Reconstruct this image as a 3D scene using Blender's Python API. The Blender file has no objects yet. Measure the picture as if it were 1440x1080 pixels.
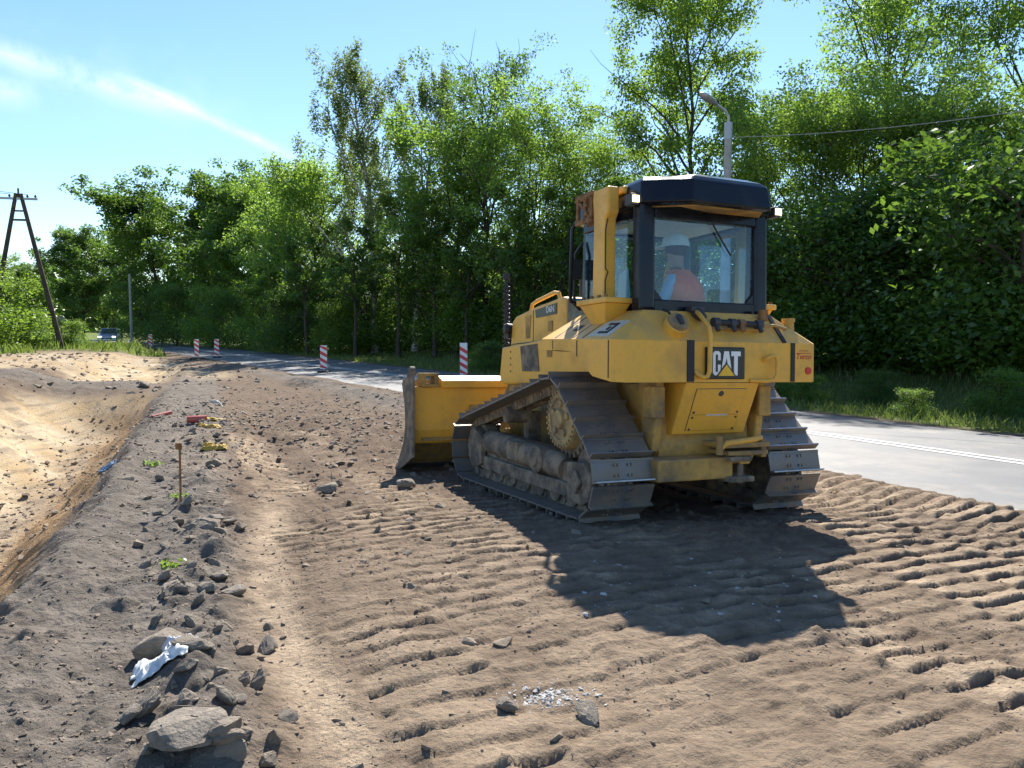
import bpy, bmesh, math, random
import numpy as np
from mathutils import Matrix, Vector

# ------------------------------------------------------------------ camera, sky, sun, exposure
scene = bpy.context.scene
COL = scene.collection
CAM_H = 1.742; FPX = 1112.0; HORIZON = 458.0
cam_data = bpy.data.cameras.new('camera')
cam_data.sensor_fit = 'HORIZONTAL'; cam_data.sensor_width = 36.0
cam_data.lens = 36.0 * FPX / 1440.0
cam_data.clip_start = 0.05; cam_data.clip_end = 3000
cam = bpy.data.objects.new('camera', cam_data); COL.objects.link(cam)
PITCH = math.atan((540 - HORIZON) / FPX)
cam.location = (0, 0, CAM_H); cam.rotation_euler = (math.pi / 2 - PITCH, 0, 0)
scene.camera = cam
SUN_EL = math.radians(45.0); SUN_AZ = math.radians(8.0)      # azimuth clockwise from +Y
world = bpy.data.worlds.new('World'); scene.world = world; world.use_nodes = True
wn = world.node_tree.nodes; wl = world.node_tree.links; wn.clear()
w_out = wn.new('ShaderNodeOutputWorld'); w_bg = wn.new('ShaderNodeBackground')
sky = wn.new('ShaderNodeTexSky'); sky.sky_type = 'NISHITA'; sky.sun_disc = False
sky.sun_elevation = SUN_EL; sky.sun_rotation = SUN_AZ; sky.air_density = 1.0; sky.dust_density = 0.1; sky.ozone_density = 3.0
w_bg.inputs['Strength'].default_value = 0.10
# thin cirrus streak, placed by direction in the sky
w_tc = wn.new('ShaderNodeTexCoord')
def wmath(op, a, b=None):
    n = wn.new('ShaderNodeMath'); n.operation = op
    for i, q in enumerate((a, b)):
        if q is None: continue
        if isinstance(q, (int, float)): n.inputs[i].default_value = q
        else: wl.new(q, n.inputs[i])
    return n.outputs[0]
def pix_dir(px, py):
    c, s = math.cos(PITCH), math.sin(PITCH); x = (px - 720) / FPX; y = (540 - py) / FPX
    return Vector((x, c + y * s, -s + y * c)).normalized()
def streak(p, q, width, strength, seed, fade=0.5):
    d0, d1 = pix_dir(*p), pix_dir(*q)
    nrm = d0.cross(d1).normalized(); mid = (d0 + d1).normalized(); half = math.acos(max(-1, min(1, d0.dot(d1)))) / 2
    ax = (d1 - d0).normalized()
    mp = wn.new('ShaderNodeMapping'); mp.inputs['Location'].default_value = (seed, 0, 0); wl.new(w_tc.outputs['Generated'], mp.inputs['Vector'])
    nz = wn.new('ShaderNodeTexNoise'); nz.inputs['Scale'].default_value = 16; nz.inputs['Detail'].default_value = 8; nz.inputs['Roughness'].default_value = 0.62
    wl.new(mp.outputs[0], nz.inputs['Vector'])
    def dot(v):
        n = wn.new('ShaderNodeVectorMath'); n.operation = 'DOT_PRODUCT'; wl.new(w_tc.outputs['Generated'], n.inputs[0]); n.inputs[1].default_value = v; return n.outputs['Value']
    off = wmath('ADD', dot(nrm), wmath('MULTIPLY', wmath('SUBTRACT', nz.outputs['Fac'], 0.5), width * 1.3))
    a = wmath('MAXIMUM', wmath('SUBTRACT', 1.0, wmath('DIVIDE', wmath('ABSOLUTE', off), width)), 0.0)
    along = wmath('ABSOLUTE', dot(ax))
    b = wmath('MINIMUM', wmath('MAXIMUM', wmath('DIVIDE', wmath('SUBTRACT', math.sin(half) * 1.15, along), math.sin(half) * fade), 0.0), 1.0)
    front = wmath('GREATER_THAN', dot(mid), 0.0)
    n2 = wmath('MULTIPLY', wmath('MAXIMUM', wmath('SUBTRACT', nz.outputs['Fac'], 0.33), 0), 3.0)
    return wmath('MULTIPLY', wmath('MULTIPLY', wmath('MULTIPLY', wmath('POWER', a, 1.3), b), wmath('MULTIPLY', front, n2)), strength)
masks = [streak((-160, 25), (270, 160), 0.021, 0.55, 0.0), streak((170, 108), (440, 235), 0.010, 0.5, 3.0),
         streak((-200, 70), (330, 160), 0.07, 0.13, 7.0), streak((-100, 115), (50, 135), 0.022, 0.5, 5.0)]
tot = masks[0]
for m_ in masks[1:]: tot = wmath('ADD', tot, m_)
tot = wmath('MINIMUM', tot, 0.9)
w_mix = wn.new('ShaderNodeMixRGB'); wl.new(tot, w_mix.inputs['Fac']); hs = wn.new('ShaderNodeHueSaturation'); hs.inputs['Saturation'].default_value = 1.1; wl.new(sky.outputs['Color'], hs.inputs['Color']); wl.new(hs.outputs[0], w_mix.inputs['Color1']); w_mix.inputs['Color2'].default_value = (7.5, 7.8, 8.0, 1)
wl.new(w_mix.outputs[0], w_bg.inputs['Color']); wl.new(w_bg.outputs[0], w_out.inputs['Surface'])
sun_d = bpy.data.lights.new('sun', 'SUN'); sun_d.energy = 5.0; sun_d.angle = math.radians(0.55); sun_d.color = (1.0, 0.95, 0.87)
sun = bpy.data.objects.new('sun', sun_d); COL.objects.link(sun)
sdir = Vector((math.sin(SUN_AZ) * math.cos(SUN_EL), math.cos(SUN_AZ) * math.cos(SUN_EL), math.sin(SUN_EL)))
sun.rotation_euler = (-sdir).to_track_quat('-Z', 'Y').to_euler(); sun.location = (0, 0, 30)
vs = scene.view_settings; vs.view_transform = 'Standard'; vs.look = 'None'; vs.exposure = 1.05; vs.gamma = 1.0; vs.use_curve_mapping = False
scene.render.engine = 'CYCLES'
scene.cycles.max_bounces = 8; scene.cycles.transparent_max_bounces = 16

rng = np.random.default_rng(7); random.seed(7)

# ------------------------------------------------------------------ helpers
def tag(o, label=None, cat=None, group=None, kind=None):
    if label: o['label'] = label
    if cat: o['category'] = cat
    if group: o['group'] = group
    if kind: o['kind'] = kind
    return o
def empty(name, loc=(0, 0, 0), rz=0.0, parent=None):
    o = bpy.data.objects.new(name, None); COL.objects.link(o); o.location = loc; o.rotation_euler = (0, 0, rz); o.empty_display_size = 0.2
    o.parent = parent; return o
def np_mesh(name, V, F, mat, parent=None, smooth=False, mats=None, midx=None):
    """V (n,3) array, F (m,k) array of equal-size faces"""
    me = bpy.data.meshes.new(name); V = np.asarray(V, np.float32); F = np.asarray(F, np.int32)
    me.vertices.add(len(V)); me.vertices.foreach_set('co', V.ravel())
    k = F.shape[1]; me.loops.add(F.size); me.loops.foreach_set('vertex_index', F.ravel())
    me.polygons.add(len(F)); me.polygons.foreach_set('loop_start', np.arange(0, F.size, k, dtype=np.int32))
    if smooth: me.polygons.foreach_set('use_smooth', np.ones(len(F), bool))
    me.update(calc_edges=True); me.validate()
    for mm in (mats or [mat]): me.materials.append(mm)
    if midx is not None: me.polygons.foreach_set('material_index', np.asarray(midx, np.int32))
    o = bpy.data.objects.new(name, me); COL.objects.link(o); o.parent = parent
    return o
def copy_obj(o, parent=None, loc=None, rot=None, scale=None):
    c = o.copy(); COL.objects.link(c); c.parent = parent
    if loc is not None: c.location = loc
    if rot is not None: c.rotation_euler = rot
    if scale is not None: c.scale = scale if hasattr(scale, '__len__') else (scale,) * 3
    return c
class MB:
    def __init__(self): self.v = []; self.f = []
    def add(self, vs_, fs):
        b = len(self.v); self.v += [tuple(q) for q in vs_]; self.f += [tuple(b + i for i in f) for f in fs]; return self
    def box(self, x0, x1, y0, y1, z0, z1, M=None):
        p = [Vector((x, y, z)) for z in (z0, z1) for y in (y0, y1) for x in (x0, x1)]
        if M is not None: p = [M @ q for q in p]
        return self.add(p, [(0, 2, 3, 1), (4, 5, 7, 6), (0, 1, 5, 4), (2, 6, 7, 3), (0, 4, 6, 2), (1, 3, 7, 5)])
    def prism(self, poly, axis, a, b):
        """poly in the two other axes (order: y->(x,z), x->(y,z), z->(x,y))"""
        n = len(poly)
        def mk(p, q):
            return {'x': (q, p[0], p[1]), 'y': (p[0], q, p[1]), 'z': (p[0], p[1], q)}[axis]
        vs_ = [mk(p, a) for p in poly] + [mk(p, b) for p in poly]
        ar = sum(poly[i][0] * poly[(i + 1) % n][1] - poly[(i + 1) % n][0] * poly[i][1] for i in range(n))
        flip = (ar > 0) != (axis == 'y'); flip = flip != (b < a)
        fs = [tuple(range(n)), tuple(range(2 * n - 1, n - 1, -1))] + [(i, i + n, (i + 1) % n + n, (i + 1) % n) for i in range(n)]
        if flip: fs = [tuple(reversed(f)) for f in fs]
        return self.add(vs_, fs)
    def loft(self, rings, cap=True):
        n = len(rings[0]); vs_ = [p for r in rings for p in r]; fs = []
        for k in range(len(rings) - 1):
            for i in range(n): fs.append((k * n + i, k * n + (i + 1) % n, (k + 1) * n + (i + 1) % n, (k + 1) * n + i))
        if cap: fs.append(tuple(reversed(range(n)))); fs.append(tuple(range((len(rings) - 1) * n, len(rings) * n)))
        return self.add(vs_, fs)
    def tube(self, pts, r, n=8, cap=True):
        pts = [Vector(p) for p in pts]; rs = r if hasattr(r, '__len__') else [r] * len(pts); rings = []; prev = None
        for i, p in enumerate(pts):
            t = (pts[min(i + 1, len(pts) - 1)] - pts[max(i - 1, 0)]).normalized()
            if prev is None:
                up = Vector((0, 0, 1)) if abs(t.z) < 0.9 else Vector((1, 0, 0)); a = t.cross(up).normalized()
            else:
                a = (prev - t * prev.dot(t)); a = a.normalized() if a.length > 1e-6 else t.orthogonal().normalized()
            prev = a; b = t.cross(a)
            rings.append([p + (a * math.cos(2 * math.pi * k / n) + b * math.sin(2 * math.pi * k / n)) * rs[i] for k in range(n)])
        return self.loft(rings, cap)
    def cyl(self, p0, p1, r0, r1=None, n=20): return self.tube([p0, p1], [r0, r1 if r1 is not None else r0], n)
    def lathe_y(self, c, prof, n=28):
        """profile [(radius, y)] around the y axis through c"""
        rings = [[(c[0] + r * math.cos(2 * math.pi * k / n), c[1] + y, c[2] + r * math.sin(2 * math.pi * k / n)) for k in range(n)] for r, y in prof]
        return self.loft(rings)
    def build(self, name, mat, parent=None, smooth=False, bevel=0, seg=2):
        me = bpy.data.meshes.new(name); me.from_pydata(self.v, [], self.f); me.materials.append(mat)
        bm = bmesh.new(); bm.from_mesh(me); bmesh.ops.recalc_face_normals(bm, faces=bm.faces); bm.to_mesh(me); bm.free()
        if smooth:
            me.polygons.foreach_set('use_smooth', [True] * len(me.polygons))
            me.set_sharp_from_angle(angle=math.radians(38))
        o = bpy.data.objects.new(name, me); COL.objects.link(o); o.parent = parent
        if bevel:
            md = o.modifiers.new('bevel', 'BEVEL'); md.width = bevel; md.segments = seg; md.limit_method = 'ANGLE'; md.angle_limit = math.radians(30)
        return o
def text_mesh(txt, size, name, mat, parent, M, extrude=0.001, shear=0.0):
    cu = bpy.data.curves.new(name, 'FONT'); cu.body = txt; cu.size = size; cu.extrude = extrude; cu.align_x = 'CENTER'; cu.align_y = 'CENTER'; cu.shear = shear; cu.resolution_u = 3
    t = bpy.data.objects.new(name + '_curve', cu); COL.objects.link(t)
    dg = bpy.context.evaluated_depsgraph_get(); me = bpy.data.meshes.new_from_object(t.evaluated_get(dg))
    bpy.data.objects.remove(t); me.materials.clear(); me.materials.append(mat)
    o = bpy.data.objects.new(name, me); COL.objects.link(o); o.parent = parent; o.matrix_local = M
    return o

# ------------------------------------------------------------------ materials
def mat_new(name):
    m = bpy.data.materials.new(name); m.use_nodes = True; nt = m.node_tree; return m, nt.nodes, nt.links, nt.nodes['Principled BSDF']
def noise_fac(n, l, scale, detail=6, rough=0.6, coord='Object', lo=0.4, hi=0.6):
    tc = n.new('ShaderNodeTexCoord'); nz = n.new('ShaderNodeTexNoise'); nz.inputs['Scale'].default_value = scale; nz.inputs['Detail'].default_value = detail; nz.inputs['Roughness'].default_value = rough
    l.new(tc.outputs[coord], nz.inputs['Vector']); mr = n.new('ShaderNodeMapRange'); mr.inputs['From Min'].default_value = lo; mr.inputs['From Max'].default_value = hi; mr.clamp = True
    l.new(nz.outputs['Fac'], mr.inputs['Value']); return mr.outputs[0]
def mixc(n, l, fac, a, b, blend='MIX'):
    m = n.new('ShaderNodeMixRGB'); m.blend_type = blend
    for k, q in (('Fac', fac), ('Color1', a), ('Color2', b)):
        if isinstance(q, tuple): m.inputs[k].default_value = (*q, 1) if len(q) == 3 else q
        elif isinstance(q, (int, float)): m.inputs[k].default_value = q
        else: l.new(q, m.inputs[k])
    return m.outputs[0]
def add_bump(n, l, bsdf, scale, strength, dist=0.02, coord='Object', detail=8):
    tc = n.new('ShaderNodeTexCoord'); nz = n.new('ShaderNodeTexNoise'); nz.inputs['Scale'].default_value = scale; nz.inputs['Detail'].default_value = detail; nz.inputs['Roughness'].default_value = 0.65
    l.new(tc.outputs[coord], nz.inputs['Vector']); b = n.new('ShaderNodeBump'); b.inputs['Strength'].default_value = strength; b.inputs['Distance'].default_value = dist
    l.new(nz.outputs['Fac'], b.inputs['Height']); l.new(b.outputs[0], bsdf.inputs['Normal'])
def weathered(name, base, dirt, scale=2.5, lo=0.45, hi=0.7, rough=0.5, metal=0.0, dust=0.35, dustcol=(0.33, 0.27, 0.2), bump=0.0, fine=18, spec=0.4):
    m, n, l, b = mat_new(name)
    f1 = noise_fac(n, l, scale, 8, 0.65, lo=lo, hi=hi); f2 = noise_fac(n, l, fine, 6, 0.7, lo=0.5, hi=0.75)
    c = mixc(n, l, f1, base, dirt); c = mixc(n, l, wm(n, l, 'MULTIPLY', f2, 0.45), c, dirt)
    if dust:   # dust settles on faces that look up
        g = n.new('ShaderNodeNewGeometry'); sp = n.new('ShaderNodeSeparateXYZ'); l.new(g.outputs['Normal'], sp.inputs[0])
        up = wm(n, l, 'MAXIMUM', sp.outputs['Z'], 0.12); f3 = noise_fac(n, l, 5, 6, 0.7, lo=0.3, hi=0.7)
        c = mixc(n, l, wm(n, l, 'MULTIPLY', wm(n, l, 'MULTIPLY', up, f3), dust), c, dustcol)
    l.new(c, b.inputs['Base Color']); b.inputs['Metallic'].default_value = metal; b.inputs['Specular IOR Level'].default_value = spec
    rr = n.new('ShaderNodeMapRange'); l.new(f1, rr.inputs['Value']); rr.inputs['To Min'].default_value = rough; rr.inputs['To Max'].default_value = min(1, rough + 0.3); l.new(rr.outputs[0], b.inputs['Roughness'])
    if bump: add_bump(n, l, b, 35, bump, 0.01)
    return m
def wm(n, l, op, a, b):
    m = n.new('ShaderNodeMath'); m.operation = op
    for i, q in enumerate((a, b)):
        if isinstance(q, (int, float)): m.inputs[i].default_value = q
        else: l.new(q, m.inputs[i])
    return m.outputs[0]
def plain(name, col, rough=0.6, metal=0.0, spec=0.5, var=0.15, scale=12):
    m, n, l, b = mat_new(name); f = noise_fac(n, l, scale, 5, 0.6, lo=0.3, hi=0.7)
    l.new(mixc(n, l, f, col, tuple(c * (1 - var) for c in col)), b.inputs['Base Color'])
    b.inputs['Roughness'].default_value = rough; b.inputs['Metallic'].default_value = metal; b.inputs['Specular IOR Level'].default_value = spec; return m
M = {}
M['yellow'] = weathered('yellow_paint', (0.80, 0.42, 0.048), (0.50, 0.29, 0.07), 2.4, 0.48, 0.74, 0.42, dust=0.55, bump=0.06, fine=26)
M['yellow_dirty'] = weathered('dirty_yellow_paint', (0.52, 0.30, 0.06), (0.17, 0.125, 0.075), 3.0, 0.40, 0.66, 0.65, dust=0.6)
M['tan_drive'] = weathered('dusty_tan_paint', (0.45, 0.32, 0.13), (0.20, 0.155, 0.10), 4.0, 0.42, 0.64, 0.7, dust=0.5)
M['frame'] = weathered('muddy_frame_steel', (0.075, 0.066, 0.056), (0.26, 0.205, 0.145), 5.5, 0.42, 0.60, 0.8, dust=0.75, bump=0.6)
M['shoe'] = weathered('worn_track_steel', (0.16, 0.165, 0.175), (0.24, 0.20, 0.155), 5.0, 0.40, 0.66, 0.4, metal=0.5, dust=0.6, bump=0.5)
M['polish'] = plain('polished_grouser_steel', (0.42, 0.43, 0.45), 0.38, 0.85, var=0.4, scale=30)
M['navy'] = weathered('black_cab_paint', (0.006, 0.008, 0.016), (0.011, 0.012, 0.018), 3, 0.45, 0.75, 0.16, dust=0, spec=0.3)
M['black'] = plain('black_rubber', (0.018, 0.018, 0.02), 0.6)
M['rust'] = weathered('rusty_bracket_steel', (0.30, 0.15, 0.055), (0.12, 0.065, 0.035), 9, 0.4, 0.65, 0.75, dust=0.3)
M['white'] = plain('white_paint', (0.80, 0.80, 0.79), 0.5, var=0.08)
M['panel_white'] = plain('pale_worn_panel', (0.62, 0.58, 0.48), 0.55, var=0.3, scale=20)
M['red'] = plain('red_paint', (0.62, 0.035, 0.03), 0.5)
M['signred'] = plain('red_reflective_foil', (0.68, 0.045, 0.05), 0.45)
M['triangle'] = plain('logo_yellow', (0.85, 0.48, 0.02), 0.4)
M['badge'] = plain('badge_black', (0.012, 0.014, 0.014), 0.35)
M['steel'] = plain('bare_steel', (0.5, 0.5, 0.5), 0.3, 0.9, var=0.3)
M['grey_dark'] = plain('dark_grey_plastic', (0.05, 0.05, 0.055), 0.55)
M['cloth_seat'] = plain('dark_seat_cloth', (0.03, 0.032, 0.04), 0.9)
def glass_mat(name, tint, refl=0.12):
    m, n, l, b = mat_new(name); n.remove(b); o = n['Material Output']
    t = n.new('ShaderNodeBsdfTransparent'); t.inputs[0].default_value = (*tint, 1); g = n.new('ShaderNodeBsdfGlossy'); g.inputs['Roughness'].default_value = 0.02
    ge = n.new('ShaderNodeNewGeometry'); dt = n.new('ShaderNodeVectorMath'); dt.operation = 'DOT_PRODUCT'; l.new(ge.outputs['Incoming'], dt.inputs[0]); l.new(ge.outputs['Normal'], dt.inputs[1])
    fr = wm(n, l, 'ADD', wm(n, l, 'MULTIPLY', wm(n, l, 'POWER', wm(n, l, 'SUBTRACT', 1.0, wm(n, l, 'ABSOLUTE', dt.outputs['Value'], 0)), 5.0), 0.7), 0.055); mx = n.new('ShaderNodeMixShader')
    l.new(wm(n, l, 'MINIMUM', fr, 1.0), mx.inputs[0]); l.new(t.outputs[0], mx.inputs[1]); l.new(g.outputs[0], mx.inputs[2]); l.new(mx.outputs[0], o.inputs[0]); return m
M['glass'] = glass_mat('tinted_cab_glass', (0.80, 0.92, 0.985))
M['carglass'] = plain('car_glass', (0.03, 0.045, 0.06), 0.08, spec=0.8)
def emis(name, col, s):
    m, n, l, b = mat_new(name); b.inputs['Base Color'].default_value = (*col, 1); b.inputs['Emission Color'].default_value = (*col, 1); b.inputs['Emission Strength'].default_value = s; return m
M['lamp_on'] = emis('work_lamp_lens', (1.0, 0.80, 0.52), 1.2)
M['headlamp'] = emis('car_headlamp', (1.0, 0.96, 0.88), 1.5)
def leaf_mat(name, c0, c1, trans, tcol):
    m, n, l, b = mat_new(name); n.remove(b); o = n['Material Output']
    g = n.new('ShaderNodeNewGeometry'); oi = n.new('ShaderNodeObjectInfo')
    c = mixc(n, l, g.outputs['Random Per Island'], c0, c1)
    c = mixc(n, l, wm(n, l, 'MULTIPLY', oi.outputs['Random'], 0.35), c, (c1[0] * 1.3, c1[1] * 0.95, c1[2]))
    d = n.new('ShaderNodeBsdfDiffuse'); l.new(c, d.inputs[0]); t = n.new('ShaderNodeBsdfTranslucent')
    l.new(mixc(n, l, 0.55, c, tcol), t.inputs[0])
    mx = n.new('ShaderNodeMixShader'); mx.inputs[0].default_value = trans; l.new(d.outputs[0], mx.inputs[1]); l.new(t.outputs[0], mx.inputs[2])
    gl = n.new('ShaderNodeBsdfGlossy'); gl.inputs['Roughness'].default_value = 0.45; gl.inputs[0].default_value = (0.8, 0.85, 0.8, 1); m2 = n.new('ShaderNodeMixShader'); m2.inputs[0].default_value = 0.05
    l.new(mx.outputs[0], m2.inputs[1]); l.new(gl.outputs[0], m2.inputs[2]); l.new(m2.outputs[0], o.inputs[0]); return m
M['leaf_dense'] = leaf_mat('maple_leaves', (0.035, 0.085, 0.017), (0.08, 0.155, 0.027), 0.5, (0.26, 0.44, 0.04))
M['leaf_birch'] = leaf_mat('birch_leaves', (0.08, 0.13, 0.04), (0.14, 0.20, 0.06), 0.5, (0.34, 0.46, 0.10))
M['leaf_locust'] = leaf_mat('locust_leaves', (0.065, 0.14, 0.026), (0.13, 0.23, 0.04), 0.57, (0.42, 0.64, 0.07))
M['leaf_shrub'] = leaf_mat('shrub_leaves', (0.06, 0.14, 0.02), (0.14, 0.24, 0.035), 0.52, (0.38, 0.58, 0.05))
M['grass'] = leaf_mat('grass_blades', (0.07, 0.13, 0.02), (0.16, 0.21, 0.045), 0.45, (0.28, 0.40, 0.06))
M['bark'] = weathered('grey_brown_bark', (0.085, 0.065, 0.048), (0.04, 0.032, 0.025), 6, 0.4, 0.65, 0.9, dust=0, bump=0.8)
M['bark_birch'] = weathered('white_birch_bark', (0.50, 0.48, 0.44), (0.05, 0.045, 0.04), 5, 0.5, 0.6, 0.8, dust=0, bump=0.4)
M['pole_wood'] = weathered('tarred_pole_wood', (0.10, 0.075, 0.055), (0.055, 0.045, 0.038), 4, 0.4, 0.65, 0.85, dust=0)
M['concrete'] = weathered('pole_concrete', (0.40, 0.39, 0.37), (0.28, 0.27, 0.25), 5, 0.4, 0.7, 0.85, dust=0)
M['galv'] = plain('galvanised_lamp_steel', (0.42, 0.43, 0.44), 0.45, 0.5)
def rock_mat(name, a, b_):
    m, n, l, b = mat_new(name); f = noise_fac(n, l, 3.5, 8, 0.7, lo=0.35, hi=0.65); oi = n.new('ShaderNodeObjectInfo')
    c = mixc(n, l, f, a, b_); c = mixc(n, l, wm(n, l, 'MULTIPLY', oi.outputs['Random'], 0.5), c, (0.30, 0.24, 0.175)); l.new(c, b.inputs['Base Color']); b.inputs['Roughness'].default_value = 0.92; add_bump(n, l, b, 14, 0.7, 0.03); return m
M['rock'] = rock_mat('dusty_rubble_stone', (0.33, 0.275, 0.21), (0.17, 0.145, 0.12))
M['clod'] = rock_mat('dry_soil_clod', (0.23, 0.175, 0.125), (0.13, 0.097, 0.07))

# ------------------------------------------------------------------ layout frames
RA = math.radians(30.0); RD = np.array([-math.sin(RA), math.cos(RA)]); RN = np.array([math.cos(RA), math.sin(RA)])       # road: along, to the right
DA = math.radians(20.7); DD = np.array([-math.sin(DA), math.cos(DA)]); DN = np.array([math.cos(DA), math.sin(DA)])       # ditch
yaw, pit, rol = math.radians(23.95), math.radians(-2.81), math.radians(1.56)
ORG = Vector((1.795, 7.037, 0.003))
fw = Vector((-math.sin(yaw), math.cos(yaw), 0)); lf = Vector((-math.cos(yaw), -math.sin(yaw), 0)); upv = Vector((0, 0, 1))
fw2 = fw * math.cos(pit) + upv * math.sin(pit); up2 = upv * math.cos(pit) - fw * math.sin(pit)
lf2 = lf * math.cos(rol) + up2 * math.sin(rol); up3 = up2 * math.cos(rol) - lf * math.sin(rol)
DOZ = Matrix((( *[fw2[0], lf2[0], up3[0]], ORG[0]), (fw2[1], lf2[1], up3[1], ORG[1]), (fw2[2], lf2[2], up3[2], ORG[2]), (0, 0, 0, 1)))

def _h(ix, iy, seed):
    h = (ix.astype(np.int64) * 374761393 + iy.astype(np.int64) * 668265263 + seed * 2147483647 + 1274126177) & 0xFFFFFFFF
    h = ((h ^ (h >> 13)) * 1274126177) & 0xFFFFFFFF; h = ((h ^ (h >> 16)) * 2246822519) & 0xFFFFFFFF
    return ((h ^ (h >> 15)) & 0xFFFFFF) / float(0xFFFFFF)
def vnoise(x, y, seed=0):
    ix = np.floor(x); iy = np.floor(y); fx = x - ix; fy = y - iy; fx = fx * fx * (3 - 2 * fx); fy = fy * fy * (3 - 2 * fy)
    a = _h(ix, iy, seed); b = _h(ix + 1, iy, seed); c = _h(ix, iy + 1, seed); d = _h(ix + 1, iy + 1, seed)
    return (a * (1 - fx) + b * fx) * (1 - fy) + (c * (1 - fx) + d * fx) * fy
def fbm(x, y, oct=4, seed=0, gain=0.5):
    s = np.zeros_like(x); a = 1.0; t = 0
    for o in range(oct):
        s += a * (vnoise(x * 2 ** o + 17.3 * o, y * 2 ** o - 9.1 * o, seed + o) * 2 - 1); t += a; a *= gain
    return s / t
def sst(x, a, b):
    q = np.clip((x - a) / (b - a), 0, 1); return q * q * (3 - 2 * q)
def road_near(s): return np.interp(s, [-60, 18, 41, 80, 105, 130, 160], [7.6, 7.6, 6.7, 5.2, 1.5, -8, -26])
ROAD_W = 5.4
LANES = [(3.3, 0.0, 2.6, 7.5, 0.9), (0.945, 0.0, -6, 0.2, 0.9), (-0.945, 0.0, -6, 0.2, 1.0), (-1.62, -1.2, -6, 9, 1.0), (-2.3, 0.8, -6, 9, 1.0), (-2.95, -0.8, -6, 5, 0.9),
         (0.3, 1.0, -6, -0.8, 0.65), (-0.32, -1.0, -6, -0.8, 0.8), (1.62, 0.8, -6, 2.5, 0.55), (2.25, -1.0, -6, 5.0, 0.6), (2.75, 0.6, -5, 2.2, 0.5), (3.38, 0.4, -5, 1.8, 0.5), (-3.6, 0.3, -6, 2, 0.7), (3.9, 1.2, 3.6, 8, 0.4), (2.2, 0.5, 5.0, 8.5, 0.7)]
def terrain(x, y, detail=True):
    x = np.asarray(x, float); y = np.asarray(y, float)
    s = x * RD[0] + y * RD[1]; t = x * RN[0] + y * RN[1]
    s2 = x * DD[0] + y * DD[1]; t2 = x * DN[0] + y * DN[1]
    dx = x - ORG[0]; dy = y - ORG[1]; u = dx * fw[0] + dy * fw[1]; v = dx * lf[0] + dy * lf[1]
    near = road_near(s); tr = t - near            # tr: 0 at near road edge
    wob = fbm(x * 0.5, y * 0.5, 3, 11) * 0.35
    strip = sst(t2 + wob * 0.5, 0.15, 0.9) * (1 - sst(tr + wob * 0.4, -1.0, -0.15)) * (1 - sst(s2, 26, 34))
    zp = -0.049 * np.clip(u, -0.6, 4.6) + 0.027 * np.clip(v, -2.0, 2.2)
    zp = zp * (1 - sst(u, 8, 20))
    z = zp * strip
    sandy = np.zeros_like(x); grey = np.zeros_like(x); grass = np.zeros_like(x); comp = np.zeros_like(x)
    # broad lumps
    rough = fbm(x * 0.9, y * 0.9, 4, 3); z += 0.045 * rough * (1 - sst(tr, -0.8, 0.0)); z += 0.02 * np.exp(-((tr + 0.1) / 0.25) ** 2) * (0.3 + vnoise(x * 3, y * 3, 19))
    w2 = t2 + wob * 0.6 + 0.2 * fbm(x * 1.8, y * 1.8, 4, 41)
    # grey strip left of the working area
    berm = sst(t2 + wob * 0.4, -1.35, -0.95) * (1 - sst(t2 + wob * 0.4, -0.1, 0.35)) * (1 - sst(s2, 30, 40))
    z += 0.07 * np.exp(-((w2 + 1.0) / 0.22) ** 2) * (0.5 + vnoise(x * 2.5, y * 2.5, 45)) * (1 - sst(s2, 24, 28)); z += berm * (0.03 + 0.05 * fbm(x * 1.6, y * 1.6, 4, 21)); grey = np.maximum(grey, berm)
    wind = np.exp(-((t2 + 0.12 + wob * 0.3) / 0.28) ** 2) * (1 - sst(s2, 16, 22))
    z += wind * (0.04 + 0.13 * np.maximum(fbm(x * 3.2, y * 3.2, 3, 31), -0.2)); grey = np.maximum(grey, wind * 0.6)
    path = np.exp(-((t2 - 0.42 - 0.12 * np.sin(s2 * 0.9)) / 0.17) ** 2) * (1 - sst(s2, 7.5, 10)); comp = np.maximum(comp, path)
    # ditch with sandy sides, closed by a cross bank, then a second shallow pit
    prof = np.clip((-w2 - 1.12) / 1.15, 0, 1) * (1 - np.clip((-w2 - 2.9) / 1.7, 0, 1))
    len1 = (1 - sst(s2 + wob, 20.5, 23.5)); len2 = sst(s2 + wob, 26, 29) * (1 - sst(s2, 39, 44)) * 0.75
    dz = prof * (1.0 * len1 + 0.7 * len2)
    z -= dz; z += prof * (len1 + len2) * 0.05 * fbm(x * 3.1, y * 3.1, 4, 47) + prof * len1 * 0.10 * fbm(x * 1.1 + y * .6, y * 1.1 - x * .6, 4, 43) + 0.16 * fbm(x * .5, y * .5, 4, 44) * sst(s2, 22, 27) * (1 - sst(s2, 48, 56)) * (1 - sst(tr, -3, -1.5))
    sl = np.clip((prof - 0.06) * (len1 + len2) * 5, 0, 1); sandy = np.maximum(sandy, sl)
    z += 0.38 * sst(-w2, 3.6, 5.0) * (1 - sst(s2, 60, 90)) + 0.22 * np.exp(-((s2 - 24.7) / 1.0) ** 2) * sst(-w2, 1.2, 2.0) * (1 - sst(-w2, 6, 8))
    sandy = np.maximum(sandy, 0.8 * sst(s2, 26, 31) * (1 - sst(s2, 44, 50)) * (1 - sst(-w2, 9, 12)) * (1 - sst(tr + wob, -2.5, -1.2)))
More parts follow.
